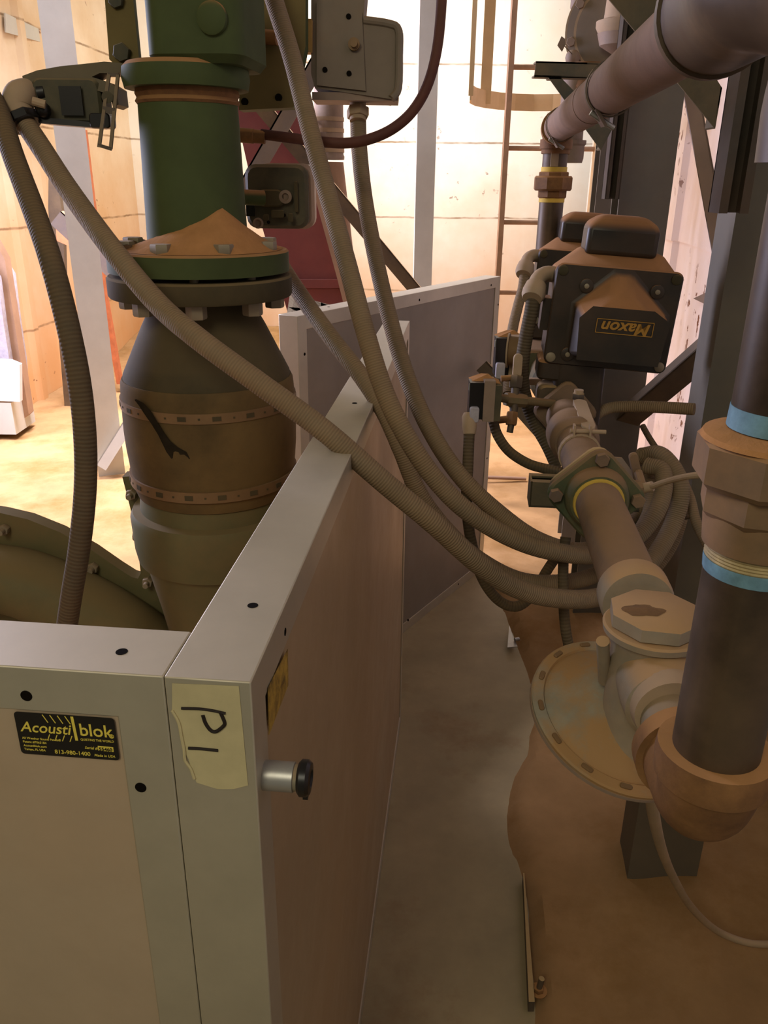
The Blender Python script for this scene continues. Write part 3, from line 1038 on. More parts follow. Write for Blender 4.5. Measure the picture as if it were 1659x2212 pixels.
hose('flexible_conduit', 'smooth grey conduit from the top centre crossing the green adapter plate', [(575, -60, 1.27), (592, 0, 1.27), (632, 130, 1.26), (672, 290, 1.25), (708, 420, 1.24), (750, 570, 1.22), (790, 720, 1.2), (832, 850, 1.2), (882, 950, 1.2), (940, 1035, 1.21), (1010, 1105, 1.22), (1100, 1160, 1.24), (1190, 1190, 1.26), (1290, 1198, 1.3), (1375, 1160, 1.33), (1425, 1090, 1.34), (1432, 1020, 1.36), (1395, 1005, 1.38)], .0145, M_hose2 if False else M_hose, group=GH)
hose('flexible_conduit', 'grey conduit dropping from the connector under the grey actuator box', [(773, 240, 1.46), (776, 320, 1.46), (788, 430, 1.45), (812, 560, 1.43), (845, 700, 1.4), (885, 830, 1.38), (935, 940, 1.36), (1000, 1035, 1.35), (1080, 1110, 1.36), (1160, 1165, 1.37), (1250, 1190, 1.39), (1330, 1165, 1.4), (1385, 1100, 1.42), (1400, 1040, 1.44)], .0145, M_hose, group=GH)
hose('flexible_conduit', 'grey conduit emerging behind the black flange and dipping behind the others', [(590, 545, 1.45), (628, 605, 1.42), (672, 670, 1.38), (725, 742, 1.34), (780, 812, 1.31), (830, 890, 1.3), (868, 975, 1.3), (905, 1065, 1.32), (960, 1140, 1.34), (1030, 1205, 1.36), (1120, 1252, 1.38), (1210, 1258, 1.4), (1290, 1240, 1.42), (1400, 1180, 1.44), (1440, 1090, 1.46)], .0142, M_hose, group=GH)
tag(MB().tube([W(*q) for q in ((565, 290, 1.34), (620, 297, 1.33), (690, 306, 1.31), (750, 309, 1.30), (800, 300, 1.29), (850, 277, 1.28), (893, 238, 1.27), (925, 180, 1.26), (945, 100, 1.25), (954, 0, 1.24), (955, -70, 1.24))], .0082, n=14).build('pressure_hose', M_redh), 'thin dark red hose curving from the green pipe up to the top edge', 'hose')
tag(MB().lathe([(0, .0115), (.03, .0115), (.031, .0105), (.05, .0105)], W(508, 291, 1.34), W(580, 297, 1.34) - W(508, 291, 1.34), 18).build('hose_nipple', M_rust), 'rusty nipple joining the red hose to the green pipe', 'fitting')

# ------------------------------------------------------------------ differential pressure switch beside the riser
th = thing('pressure_switch', 'square black pressure switch with clear cover beside the green pipe', 'pressure switch', W(605, 425, 1.42))
D = 1.42
MB().cyl(W(505, 425, 1.36), W(570, 428, 1.38), .0125, n=18).build('mounting_nipple', M_green, th)
MB().rbox(W(600, 425, D), (.108, .03, .104), None, .018, 4, 1).build('switch_housing', M_boxd, th)
MB().rbox(W(622, 424, D + .035), (.098, .05, .108), None, .018, 4, 1).build('clear_cover', M_clear, th)
p = W(617, 425, D - .02)
MB().lathe([(0, .011), (.005, .011), (.006, .006), (.002, .005)], p, V((0, -1, 0)), 20).build('test_port', M_cap, th)
MB().rbox(W(585, 428, D - .018), (.045, .012, .028), None, .01, 3, 1).build('port_block', M_rubber, th)
dd_ = MB()
for (x, y, w_, h_) in ((575, 380, .020, .006), (610, 378, .014, .005), (632, 392, .006, .010), (590, 395, .018, .014), (600, 462, .022, .012), (575, 470, .010, .010), (628, 470, .008, .014), (640, 425, .006, .05)):
    dd_.rbox(W(x, y, D - .018), (w_, .008, h_), None, .002, 2, 1)
dd_.build('moulded_detail', M_rubber, th)
for x, y in ((612, 385), (614, 465), (632, 372), (580, 480)):
    MB().cyl(W(x, y, D - .0155), W(x, y, D - .0185), .003, n=10).build('case_screw', M_dark, th)
for x, y in ((556, 373), (558, 482)):
    MB().lathe([(0, .009), (.004, .009), (.005, .006), (.001, .005)], W(x, y, D - .015), V((0, -1, 0)), 16).build('corner_lug', M_cap, th)
for x, y in ((543, 395), (543, 452)):
    MB().box(W(x, y, D), (.014, .03, .022)).build('cable_entry', M_knob, th)

# ------------------------------------------------------------------ gas train (right)
TZ = 1.16
def TP(Y, dz=0.0, dx=0.0):
    return V((.27 + .098 * (Y - .877) + dx, Y, TZ + dz))
TD = V((.098, 1, 0)).normalized()
TXr = V((TD.y, -TD.x, 0))
RP = .0302
AXS = (TXr, TD, UP)
th = thing('gas_train_pipe', 'dusty steel gas pipe running from the grey regulator to the far valves', 'pipe', TP(.80))
MB().cyl(TP(.73), TP(1.01), RP, n=40).build('near_pipe', M_gpipe, th)
MB().cyl(TP(1.03), TP(1.40), RP, n=40).build('middle_pipe', M_upipe if False else M_gpipe, th)
MB().cyl(TP(1.58), TP(1.75), RP, n=32).build('far_pipe', M_gpipe, th)
# flanged union: green diamond flange with four bolts
th = thing('pipe_flange', 'green four-bolt square flange on the gas pipe with yellow sealing tape', 'flange', TP(1.02, -.06))
a45 = .76
fx = TXr * math.cos(a45) + UP * math.sin(a45)
fz = -TXr * math.sin(a45) + UP * math.cos(a45)
MB().rbox(TP(1.022), (.102, .014, .102), (fx, TD, fz), .02, 4, 1).build('flange_plate', M_greend, th)
MB().lathe([(0, .0365), (.004, .040), (.024, .043)], TP(.992), TD, 32).build('flange_hub', M_greend, th)
MB().lathe([(0, .0325), (.004, .0335), (.008, .034)], TP(.988), TD, 32).build('yellow_tape', M_yt, th)
for i, j in ((1, 1), (1, -1), (-1, 1), (-1, -1)):
    p = TP(1.015) + fx * i * .038 + fz * j * .038
    MB().hexn(p, p - TD * .010, .0095).build('hex_bolt', M_gpipe, th)
MB().rbox(TP(1.045), (.096, .012, .096), (fx, TD, fz), .02, 4, 1).build('mating_plate', M_bd, th)
MB().prism([W(x, y, 1.16) for x, y in ((1310, 1005), (1325, 988), (1345, 990), (1378, 1035), (1375, 1060), (1330, 1050))], V((0, .004, 0))).build('bonding_plate', M_brace, th)
# strut arm and clamp carrying the pipe
th = thing('support_strut', 'short dark strut channel under the gas pipe held by a strap clamp', 'strut', W(1160, 1060, 1.18))
A = W(1162, 1062, 1.17)
st_c = TP(1.17, -.052)
ln_ = .165
sdir = TXr
base = TP(1.17, -.052) - TXr * .075
for (dz, h) in ((.0135, .003), (-.0135, .003)):
    pass
s_ = MB()
s_.box(base + TXr * ln_ / 2 + UP * -.019, (ln_, .041, .003), AXS)
s_.box(base + TXr * ln_ / 2 - TD * .019, (ln_, .003, .041), AXS)
s_.box(base + TXr * ln_ / 2 + TD * .019, (ln_, .003, .041), AXS)
s_.box(base + TXr * ln_ / 2 - TD * .013 + UP * .019, (ln_, .010, .003), AXS)
s_.box(base + TXr * ln_ / 2 + TD * .013 + UP * .019, (ln_, .010, .003), AXS)
s_.box(base + TXr * .001, (.003, .041, .041), AXS)
s_.build('channel', M_cold, th)
ck = MB()
cc = TP(1.20)
pts = [cc + (TXr * math.cos(a) + UP * math.sin(a)) * (RP + .002) for a in [PI * (-.12 + 1.24 * k / 14) for k in range(15)]]
ck.tube([pts[0] - UP * .03] + pts + [pts[-1] - UP * .03], .0022, n=8, sub=2, flat=(1, 1), smooth_path=True)
cs = []
for k in range(17):
    a = PI * (-.2 + 1.4 * k / 16)
    cs.append(cc + (TXr * math.cos(a) + UP * math.sin(a)) * (RP + .0005))
c2_ = MB()
for a_, b_ in zip(cs, cs[1:]):
    m_ = (a_ + b_) / 2
    t_ = (b_ - a_).normalized()
    c2_.box(m_ + (m_ - cc).normalized() * .001, ((b_ - a_).length * 1.04, .013, .0025), (t_, TD, t_.cross(TD)))
c2_.build('strap_clamp', M_fit, th)
p = cc + UP * (RP + .006)
bl = MB().box(p + TXr * .012, (.003, .014, .02), AXS)
bl.box(p - TXr * .012, (.003, .014, .02), AXS)
bl.build('clamp_lug', M_fit, th)
MB().cyl(p - TXr * .018, p + TXr * .036, .0035, n=10).build('clamp_bolt', M_fit, th)
# rubber/union segments
th = thing('ball_valve', 'small ball valve with pale lever handle on top of the gas pipe', 'valve', TP(1.36, .03))
MB().lathe([(0, .033), (.01, .0395), (.026, .0395), (.034, .036), (.05, .042), (.07, .042), (.085, .036), (.11, .034), (.16, .0345)], TP(1.25), TD, 32).build('valve_body', M_gpipe, th)
hp = TP(1.36, RP + .004, .012)
MB().cyl(hp, hp + UP * .028, .008, n=14).build('stem', M_fit, th)
MB().hexn(hp + UP * .012, hp + UP * .022, .011).build('stem_nut', M_bd, th)
lv = MB()
la = W(1252, 868, dep(hp) - .02)
lb_ = W(1272, 925, dep(hp) - .11)
yy = TXr
T = (lb_ - la)
lv.rbox((la + lb_) / 2, (.022, T.length + .012, .006), (yy, T.normalized(), yy.cross(T.normalized())), .0105, 4, 2)
lv.build('lever_handle', M_fit, th)
# actuators
def maxon(label, c, yaw, roll, S=1.0, txt=True, dz=0.0):
    """c = centre of front plate"""
    X = V((math.cos(yaw), -math.sin(yaw), 0))
    Y = V((math.sin(yaw), math.cos(yaw), 0))
    Z = UP.copy()
    X2 = X * math.cos(roll) - Z * math.sin(roll)
    Z2 = Z * math.cos(roll) + X * math.sin(roll)
    ax = (X2, Y, Z2)
    def Lc(x, y, z):
        return c + (X2 * x + Y * y + Z2 * z) * S
    th = thing('valve_actuator', label, 'valve actuator', c - UP * .1, 'black gas valve actuators')
    MB().rbox(Lc(0, .006, 0), (.212 * S, .012 * S, .172 * S), ax, .012, 4, 1).build('front_cover', M_maxon, th)
    # body behind, tapering roof
    b = MB()
    prof = [(-.104, -.082), (.104, -.082), (.106, .070), (.075, .108), (-.06, .108), (-.106, .070)]
    front = [(-.104, -.084), (.104, -.084), (.105, .078), (.060, .083), (-.055, .083), (-.105, .078)]
    f0 = b.add([Lc(x, .012, z) for x, z in front])
    f1 = b.add([Lc(x, .05, z) for x, z in prof])
    f2 = b.add([Lc(x, .125, z) for x, z in prof])
    for a_, b_ in ((f0, f1), (f1, f2)):
        for k in range(6):
            j = (k + 1) % 6
            b.face([a_ + k, a_ + j, b_ + j, b_ + k])
    b.face([f0 + k for k in range(6)][::-1])
    b.face([f2 + k for k in range(6)])
    bo = b.build('actuator_body', M_maxon, th)
    bv = bo.modifiers.new('bevel', 'BEVEL')
    bv.width = .006 * S
    bv.segments = 3
    bv.limit_method = 'ANGLE'
    # top motor cap
    b = MB()
    q = [(-.062, -.0), (.062, -.0), (.066, .03), (.04, .03), (-.04, .03)]
    lo = [(-.06, .035), (.062, .035), (.062, .115), (-.06, .115)]
    i0 = b.add([Lc(x, y, .100) for x, y in lo])
    i1 = b.add([Lc(x, y, .150) for x, y in lo])
    i2 = b.add([Lc(x * .62, y * .6 + .03, .166) for x, y in lo])
    for a_, b_ in ((i0, i1), (i1, i2)):
        for k in range(4):
            j = (k + 1) % 4
            b.face([a_ + k, a_ + j, b_ + j, b_ + k])
    b.face([i0, i0 + 3, i0 + 2, i0 + 1])
    b.face([i2, i2 + 1, i2 + 2, i2 + 3])
    bo = b.build('motor_cap', M_maxon, th)
    bv = bo.modifiers.new('bevel', 'BEVEL')
    bv.width = .009 * S
    bv.segments = 3
    bv.limit_method = 'ANGLE'
    # front hump
    b = MB()
    h0 = [(-.066, -.064), (.088, -.064), (.088, .012), (.02, .076), (-.008, .076), (-.066, .02)]
    h1 = [(-.050, -.056), (.072, -.056), (.078, .006), (.055, .020), (-.040, .020), (-.055, .004)]
    i0 = b.add([Lc(x, 0, z) for x, z in h0])
    im = b.add([Lc(x * .99 + .0002, -.030, z * .98 if z < .05 else z * .62) for x, z in h0])
    i1 = b.add([Lc(x, -.060, z) for x, z in h1])
    for a_, b_ in ((i0, im), (im, i1)):
        for k in range(6):
            j = (k + 1) % 6
            b.face([a_ + k, a_ + j, b_ + j, b_ + k][::-1])
    b.face([i1 + k for k in range(6)])
    b.face([i0 + k for k in range(6)][::-1])
    bo = b.build('front_hood', M_maxon, th)
    bv = bo.modifiers.new('bevel', 'BEVEL')
    bv.width = .007 * S
    bv.segments = 3
    bv.limit_method = 'ANGLE'
    for x, z in ((-.094, .074), (.094, .074), (-.094, -.074), (.094, -.074)):
        MB().lathe([(0, .0085 * S), (.002, .0085 * S), (.0035, .006 * S)], Lc(x, 0, z), -Y, 16).build('cover_screw', M_rubber if z > 0 else M_bolt, th)
    for x, z in ((-.052, .052), (.066, .052), (-.066, -.066)):
        MB().lathe([(0, .0115 * S), (.004, .0115 * S), (.005, .008 * S)], Lc(x, 0, z), -Y, 16).build('cover_lug', M_maxon, th)
        MB().lathe([(0.004, .0042 * S), (.007, .0042 * S), (.0075, .003 * S)], Lc(x, 0, z), -Y, 12).build('lug_screw', M_bolt, th)
    # side latch block
    MB().box(Lc(-.112, .05, -.005), (.014 * S, .05 * S, .055 * S), ax).build('side_window', M_maxon, th)
    # pedestal
    MB().rbox(Lc(-.06, .05, -.100), (.105 * S, .09 * S, .035 * S), ax, .012, 3, 2).build('pedestal', M_maxon, th)
    if txt:
        ctr = Lc(.013, -.0615, -.003)
        pw, ph = .092, .0225
        for (cx, cy, sx, sz) in ((0, ph / 2, pw, .0012), (0, -ph / 2, pw, .0012), (pw / 2, 0, .0012, ph), (-pw / 2, 0, .0012, ph)):
            MB().box(ctr + X2 * cx + Z2 * cy, (sx, .0008, sz), ax).build('name_border', M_mlabel, th)
        text('Maxon', 'name_print', ctr + X2 * .042 + Z2 * .0075, -X2, -Z2, .0265, M_mlabel, th, .0003, 'LEFT', 0.25, 1.08, 0.025)
    return th, Lc, ax
c1 = W(1322, 690, 1.40)
thA, LA, axA = maxon('nearest black valve actuator with yellow lettering, capped in orange dust', c1, .12, .06)
yA = TP(1.50)
MB().rbox(TP(1.47, .035, .022), (.088, .075, .12), AXS, .012, 3, 2).build('valve_column', M_maxon, thA)
MB().rbox(TP(1.46, -.0), (.10, .05, .10), AXS, .012, 3, 1).build('valve_casting', M_black, thA)
MB().rbox(TP(1.425, .006), (.088, .016, .088), (fx, TD, fz), .016, 3, 1).build('valve_flange', M_gpipe, thA)
c2 = W(1255, 628, 1.86)
thB, LB, axB = maxon('second black valve actuator behind the lettered one', c2, .12, .05, 1.0, False)
MB().rbox(TP(1.98, .035), (.075, .075, .14), AXS, .012, 3, 2).build('valve_column', M_maxon, thB)
MB().rbox(TP(1.88, 0), (.10, .18, .085), AXS, .012, 3, 1).build('valve_casting', M_greend, thB)
th = thing('pipe_coupling', 'green coupling with wing handle between the two black actuators', 'coupling', TP(1.75, -.04))
MB().lathe([(0, .036), (.01, .044), (.05, .046), (.07, .04), (.12, .04)], TP(1.66), TD, 28).build('coupling_body', M_greend, th)
MB().rbox(W(1160, 824, 1.66), (.045, .012, .014), None, .006, 3, 1).build('wing_handle', M_fit, th)

# conduit elbows and drops on actuators
def drop(label, e0, pts, r=.0125):
    th = thing('conduit_elbow', label, 'fitting', W(*e0[-1]), 'conduit elbows on the valve actuators')
    MB().tube([W(*q) for q in e0], .014, n=18, sub=5).build('elbow_body', M_fit, th)
    a, b = W(*e0[-1]), W(*e0[-2])
    t = (a - b).normalized()
    MB().lathe([(0, .0185), (.012, .0205), (.022, .0205), (.03, .017)], a - t * .014, t, 20).build('gland_nut', M_fit, th)
drop('grey conduit elbow on the side of the nearest black actuator', [(1205, 594, 1.45), (1180, 592, 1.44), (1162, 604, 1.43), (1154, 630, 1.42)], None)
drop('grey conduit elbow on the side of the rear black actuator', [(1172, 557, 1.88), (1155, 552, 1.87), (1140, 560, 1.86), (1134, 582, 1.85)], None)
GA = 'conduits from the actuator elbows'
hose('flexible_conduit', 'brown conduit dropping from the nearest actuator elbow behind the small switches', [(1154, 625, 1.42), (1148, 670, 1.43), (1136, 730, 1.45), (1128, 790, 1.47), (1132, 850, 1.49), (1155, 910, 1.5), (1185, 965, 1.5), (1205, 1010, 1.5)], .0125, M_hose2, group=GA)
hose('flexible_conduit', 'grey conduit dropping from the rear actuator elbow', [(1134, 580, 1.85), (1130, 620, 1.85), (1118, 665, 1.84), (1106, 720, 1.82), (1100, 790, 1.8), (1098, 850, 1.78)], .0118, M_hose, group=GA)

# small gas pressure switches
def pswitch(label, x, y, d, sc_=1.0, twin=False):
    th = thing('gas_pressure_switch', label, 'pressure switch', W(x, y + 60, d), 'small gas pressure switches on the train')
    k = d / FPX
    MB().box(W(x + 5, y, d) , (34 * k, .03, 80 * k)).build('dial_case', M_knob, th)
    MB().box(W(x + 30, y, d), (24 * k, .036, 88 * k)).build('switch_housing', M_cap if not twin else M_fit, th)
    MB().box(W(x + 48, y + 5, d), (16 * k, .03, 78 * k)).build('base_block', M_boxd, th)
    MB().box(W(x - 2, y - 26, d - .018), (18 * k, .004, 14 * k)).build('clear_window', M_chrome, th)
    MB().rbox(W(x - 1, y + 30, d), (20 * k, .03, 34 * k), None, .004, 3, 1).build('clear_cover', M_plastic, th)
    dm = MB()
    n = 12
    i0 = dm.add([W(x - 10, y - 42, d) + V((0, -.017, 0)), W(x + 55, y - 38, d) + V((0, -.017, 0)), W(x + 55, y - 38, d) + V((0, .017, 0)), W(x - 10, y - 42, d) + V((0, .017, 0)), W(x + 30, y - 56, d) + V((0, -.004, 0)), W(x + 16, y - 54, d) + V((0, .006, 0))])
    for q in ((0, 1, 4), (1, 2, 5, 4), (2, 3, 5), (3, 0, 4, 5), (0, 3, 2, 1)):
        dm.face([i0 + t for t in q], smooth=True)
    dm.build('dust_cap', M_dustp, th)
    return th
pswitch('small pressure switch nearest the aisle, topped with orange dust', 1024, 862, 1.36)
pswitch('small pressure switch behind, beside the conduit drop, with round plate', 1080, 768, 1.55, twin=True)
th = thing('switch_plate', 'thin round metal plate edge-on between the rear small switch and conduit', 'plate', W(1094, 790, 1.5))
P0 = W(1096, 757, 1.52)
MB().lathe([(0, .032), (.003, .032)], P0, V((1, -.25, 0)), 28).build('disc', M_fit, th)
MB().lathe([(.003, .026), (.022, .026), (.026, .02)], P0, V((1, -.25, 0)), 28).build('diaphragm_case', M_clamp, th)
# manifold cross
th = thing('manifold_cross', 'brass pipe cross with test cocks linking small switches to the gas pipe', 'fitting', W(1108, 870, 1.40))
D = 1.42
MB().cyl(W(1064, 858, 1.40), W(1196, 872, 1.45), .0075, n=16).build('cross_run', M_greend, th)
MB().hexn(W(1092, 862, 1.415), W(1134, 866, 1.43), .0125, 8).build('cross_body', M_greend, th)
MB().cyl(W(1117, 795, D), W(1108, 905, D), .0072, n=14).build('cross_branch', M_black, th)
MB().hexn(W(1116, 812, D), W(1113, 838, D), .012, 6).build('upper_cock', M_black, th)
MB().hexn(W(1107, 890, D), W(1104, 918, D), .0105, 6).build('lower_cock', M_rust, th)
MB().cyl(W(1104, 918, D), W(1101, 934, D), .006, n=12).build('cock_tip', M_black, th)
MB().rbox(W(1118, 790, D - .01), (.016, .006, .042), None, .007, 3, 1).build('cock_handle', M_fit, th)
MB().cyl(W(1082, 818, D), W(1108, 816, D), .0055, n=12).build('side_arm', M_rust, th)
MB().cyl(W(1072, 908, D), W(1100, 905, D), .0065, n=12).build('lower_arm', M_rust, th)
# dark tubes
th = thing('cable_gland', 'pale round gland under the nearest small pressure switch', 'fitting', W(1013, 930, 1.36))
MB().lathe([(0, .0105), (.012, .0125), (.03, .0125), (.036, .0095)], W(1014, 938, 1.36), W(1014, 900, 1.36) - W(1014, 938, 1.36), 20).build('gland_body', M_fit, th)
GT = 'dark looping cables below the train'
hose('power_cable', 'dark cable hanging from the nearest small switch and looping under the conduits', [(1014, 925, 1.36), (1011, 1000, 1.36), (1008, 1080, 1.37), (1016, 1160, 1.38), (1040, 1245, 1.4), (1075, 1295, 1.42), (1115, 1310, 1.43), (1150, 1285, 1.44), (1180, 1235, 1.45), (1205, 1195, 1.46), (1212, 1165, 1.46)], .0092, M_hose2, 'cable', GT)
hose('power_cable', 'dark cable curving from the small switches to the strut arm', [(1064, 905, 1.42), (1075, 940, 1.42), (1100, 975, 1.42), (1140, 1001, 1.41), (1180, 1013, 1.4), (1225, 1022, 1.38)], .0088, M_hose2, 'cable', GT)
hose('power_cable', 'dark cable hanging vertically behind the regulator disc', [(1222, 1160, 1.32), (1217, 1210, 1.32), (1217, 1290, 1.32), (1222, 1360, 1.32), (1236, 1430, 1.34)], .0085, M_hose2, 'cable', GT)
tag(MB().tube([W(*q) for q in ((1283, 900, 1.5), (1300, 888, 1.5), (1325, 880, 1.5), (1370, 878, 1.48), (1430, 880, 1.45), (1500, 884, 1.42))], .0105, n=16).build('rigid_conduit', M_hose), 'horizontal brown conduit from behind the ball valve to the right post', 'conduit')
tag(MB().tube([W(*q) for q in ((1520, 1025, 1.0), (1480, 1030, 1.02), (1440, 1040, 1.06), (1405, 1052, 1.09))], .0042, n=10).build('sensing_cable', M_fit), 'thin pale cable entering the tap beside the green flange', 'cable')
th = thing('test_tap', 'rusty tap with upright lever beside the green flange', 'tap', W(1380, 1060, 1.1))
MB().hexn(W(1350, 1062, 1.1), W(1385, 1056, 1.1), .013, 8).build('tap_body', M_gpipe, th)
MB().cyl(W(1385, 1056, 1.1), W(1410, 1050, 1.09), .007, n=12).build('tap_spout', M_fit, th)
MB().rbox(W(1373, 1010, 1.12), (.012, .007, .045), (V((.9, 0, .3)).normalized(), V((0, 1, 0)), V((-.3, 0, .9)).normalized()), .005, 3, 1).build('tap_lever', M_gpipe, th)
MB().cyl(W(1378, 1020, 1.12), W(1390, 1058, 1.1), .006, n=10).build('tap_stem', M_gpipe, th)
# coiled conduits behind the train
GC = 'coiled spare conduits on the right post'
hose('coiled_cable', 'loop of pale conduit hooked behind the pipe, topmost of the coil', [(1383, 1020, 1.45), (1392, 990, 1.45), (1415, 974, 1.45), (1440, 985, 1.44), (1465, 1020, 1.42), (1490, 1075, 1.4), (1505, 1130, 1.38), (1535, 1190, 1.36)], .0085, M_hose, 'conduit', GC)
hose('coiled_cable', 'thin brown cable rising across the white wall to the coil', [(1388, 920, 1.62), (1402, 945, 1.6), (1420, 972, 1.56), (1450, 1010, 1.52), (1470, 1060, 1.48), (1485, 1120, 1.46)], .006, M_hose2, 'cable', GC)
hose('coiled_cable', 'outermost thick brown arc of the coil above the column', [(1340, 1290, 1.5), (1400, 1240, 1.5), (1450, 1170, 1.5), (1472, 1090, 1.5), (1455, 1020, 1.52), (1420, 1000, 1.54)], .0145, M_hose, 'conduit', GC)
hose('coiled_cable', 'innermost thick brown arc of the coil beside the flange', [(1330, 1200, 1.36), (1370, 1165, 1.38), (1402, 1110, 1.4), (1410, 1050, 1.42), (1398, 1012, 1.44)], .0125, M_hose, 'conduit', GC)
# vertical far pipe with union
FY = 2.06
pc = V((TP(FY).x + .002, FY, 0))
th = thing('gas_drop_pipe', 'black vertical pipe with rusty union and yellow tape at the far end', 'pipe', pc + UP * TZ)
def zf(py):
    return zat(py, pc.x, pc.y)
MB().cyl(pc + UP * (TZ - .02), pc + UP * zf(432), .0285, n=28).build('lower_pipe', M_bpipe, th)
MB().cyl(pc + UP * zf(366), pc + UP * zf(318), .0285, n=28).build('upper_nipple', M_bpipe, th)
MB().lathe([(zf(437), .030), (zf(428), .030)], pc, UP, 28).build('yellow_tape', M_yt, th)
MB().lathe([(zf(374), .030), (zf(361), .030)], pc, UP, 28).build('yellow_tape', M_yt, th)
MB().hexn(pc + UP * zf(428), pc + UP * zf(408), .0345, 8).build('union_base', M_rust, th)
MB().hexn(pc + UP * zf(412), pc + UP * zf(380), .046, 8).build('union_nut', M_rust, th)
MB().hexn(pc + UP * zf(386), pc + UP * zf(371), .036, 8).build('union_top', M_rust, th)
MB().box(pc + UP * zf(345) - V((.006, .0285, 0)), (.018, .002, .03)).build('white_stamp', M_fit, th)
UZ = 1.66
def UPt(Y, dz=0):
    return V((.255 + .108 * (Y - .9), Y, UZ - .016 * (Y < 0) + dz))
th = thing('overhead_gas_pipe', 'pinkish dusty pipe sloping across the upper right on strut arms', 'pipe', UPt(1.5, -.03))
MB().cyl(UPt(.62), UPt(2.0), .0302, n=40).build('pipe_run', M_upipe, th)
MB().cyl(UPt(1.62), UPt(1.34), .0310, n=40).build('pipe_sleeve', M_upipe, th)
e = [UPt(1.97), UPt(2.02), V((pc.x, FY + .0, UZ - .01)), V((pc.x, FY, UZ - .05)), V((pc.x, FY, zf(318)))]
MB().tube(e, .033, n=24, sub=5).build('far_elbow', M_rust, th)
MB().lathe([(0, .037), (.02, .037)], V((pc.x, FY, zf(322))), UP, 24).build('elbow_collar', M_rust, th)
MB().lathe([(0, .0355), (.014, .0355)], UPt(1.955), V((.108, 1, 0)), 24).build('elbow_rim', M_rust, th)
# near riser
NX, NY = .242, .481
npt = V((NX, NY, 0))
th = thing('near_gas_pipe', 'large dark vertical gas pipe in the right foreground with blue thread sealant', 'pipe', npt + UP * 1.13)
def zn(py):
    return zat(py, NX, NY)
e = [UPt(.66), UPt(.60), UPt(.535, .0), V((NX, NY + .004, UZ - .022)), V((NX, NY, UZ - .075)), V((NX, NY, UZ - .10))]
MB().tube(e, .041, n=36, sub=6, rad=[.040, .040, .041, .041, .041, .040]).build('upper_elbow', M_rust if False else M_bpipe, th)
MB().lathe([(0, .0425), (.010, .0425)], UPt(.652), V((.108, 1, 0)), 36).build('elbow_rim', M_bpipe, th)
MB().cyl(npt + UP * zn(905), npt + UP * (UZ - .08), .0302, n=44).build('upper_pipe', M_bpipe, th)
MB().cyl(npt + UP * zn(1660), npt + UP * zn(1180), .0302, n=44).build('lower_pipe', M_bpipe, th)
MB().lathe([(zn(925), .0312), (zn(880), .0306)], npt, UP, 44).build('blue_sealant', M_blue, th)
MB().lathe([(zn(1232), .0308), (zn(1212), .0314), (zn(1205), .0312)], npt, UP, 44).build('blue_sealant', M_blue, th)
tz = [(zn(1212) + i * .0011, .0306 + (.0007 if i % 2 else 0)) for i in range(14)]
MB().lathe(tz, npt, UP, 44).build('pipe_thread', M_thread, th)
th = thing('pipe_union', 'large dusty octagonal union on the near vertical pipe', 'union', npt + UP * zn(1190))
MB().lathe([(zn(1175), .034), (zn(1120), .036), (zn(1105), .036)], npt, UP, 40).build('union_tail', M_union, th)
MB().hexn(npt + UP * zn(1110), npt + UP * zn(1020), .0405, 8, .1).build('union_body', M_union, th)
MB().hexn(npt + UP * zn(1045), npt + UP * zn(945), .0475, 8, .25).build('union_nut', M_union, th)
MB().lathe([(zn(950), .0455), (zn(940), .044), (zn(928), .034)], npt, UP, 40).build('union_shoulder', M_dustp, th)
# lower elbow
th = thing('pipe_elbow', 'large brown malleable elbow at the foot of the near vertical pipe', 'elbow', V((NX, NY, TZ - .06)))
e = [V((NX, NY, TZ + .012)), V((NX, NY, TZ - .004)), V((NX + .001, NY + .008, TZ - .028)), V((NX + .003, NY + .03, TZ - .034)), V((NX + .006, NY + .062, TZ - .034))]
ez = zn(1642)
TL = 1.117
def TP2(Y):
    return V((NX + .098 * (Y - NY), Y, TL))
e = [V((NX, NY, ez + .006)), V((NX, NY, ez - .010)), V((NX + .001, NY + .008, TL + .006)), V((NX + .003, NY + .03, TL)), V((NX + .006, NY + .06, TL))]
MB().tube(e, .037, n=36, sub=8, rad=[.037, .037, .0345, .0345, .035]).build('elbow_body', M_rust, th)
MB().lathe([(ez - .012, .0405), (ez + .004, .0415), (ez + .012, .0405), (ez + .012, .0312)], npt, UP, 44).build('upper_band', M_rust, th)
MB().lathe([(0, .0405), (.018, .0405), (.018, .031)], TP2(NY + .052), V((.098, 1, 0)), 40).build('side_band', M_rust, th)
q = W(1538, 1725, dep(V((NX, NY, TL))) - .031)
MB().cyl(q, q - ray(1538, 1725) * .003, .0042, n=14).build('dark_dimple', M_dark, th)
MB().cyl(TP2(NY + .06), TP2(NY + .13), .0272, n=36).build('grey_nipple', M_bolt, th)

# ------------------------------------------------------------------ regulator
RX, RY = TP(.66).x, .665
rc = V((RX, RY, 0))
th = thing('gas_regulator', 'grey dusty gas regulator with wide diaphragm disc and hexagonal cap', 'regulator', V((RX, RY, 1.02)))
MB().cyl(TP(.722), TP(.742), .0345, n=36).build('outlet_collar', M_reg, th)
MB().lathe([(0, .0345), (.006, .0365), (.03, .0365), (.034, .034)], TP(.716), TD, 36).build('outlet_band', M_reg, th)
hc = unp(1415, 1340, V((0, 0, 1.172)), UP)
MB().hexn(hc - UP * .004, hc + UP * .012, .043, 8, .2).build('hex_cap', M_reg, th)
MB().lathe([(-.012, .046), (-.006, .047), (-.004, .045)], hc, UP, 40).build('cap_flange', M_reg, th)
DZ = 1.045
dc = unp(1338, 1545, V((.2, .66, DZ)), UP)
dn = V((.20, -.34, 1)).normalized()
RD = .0935
bt = V((hc.x, hc.y, 0))
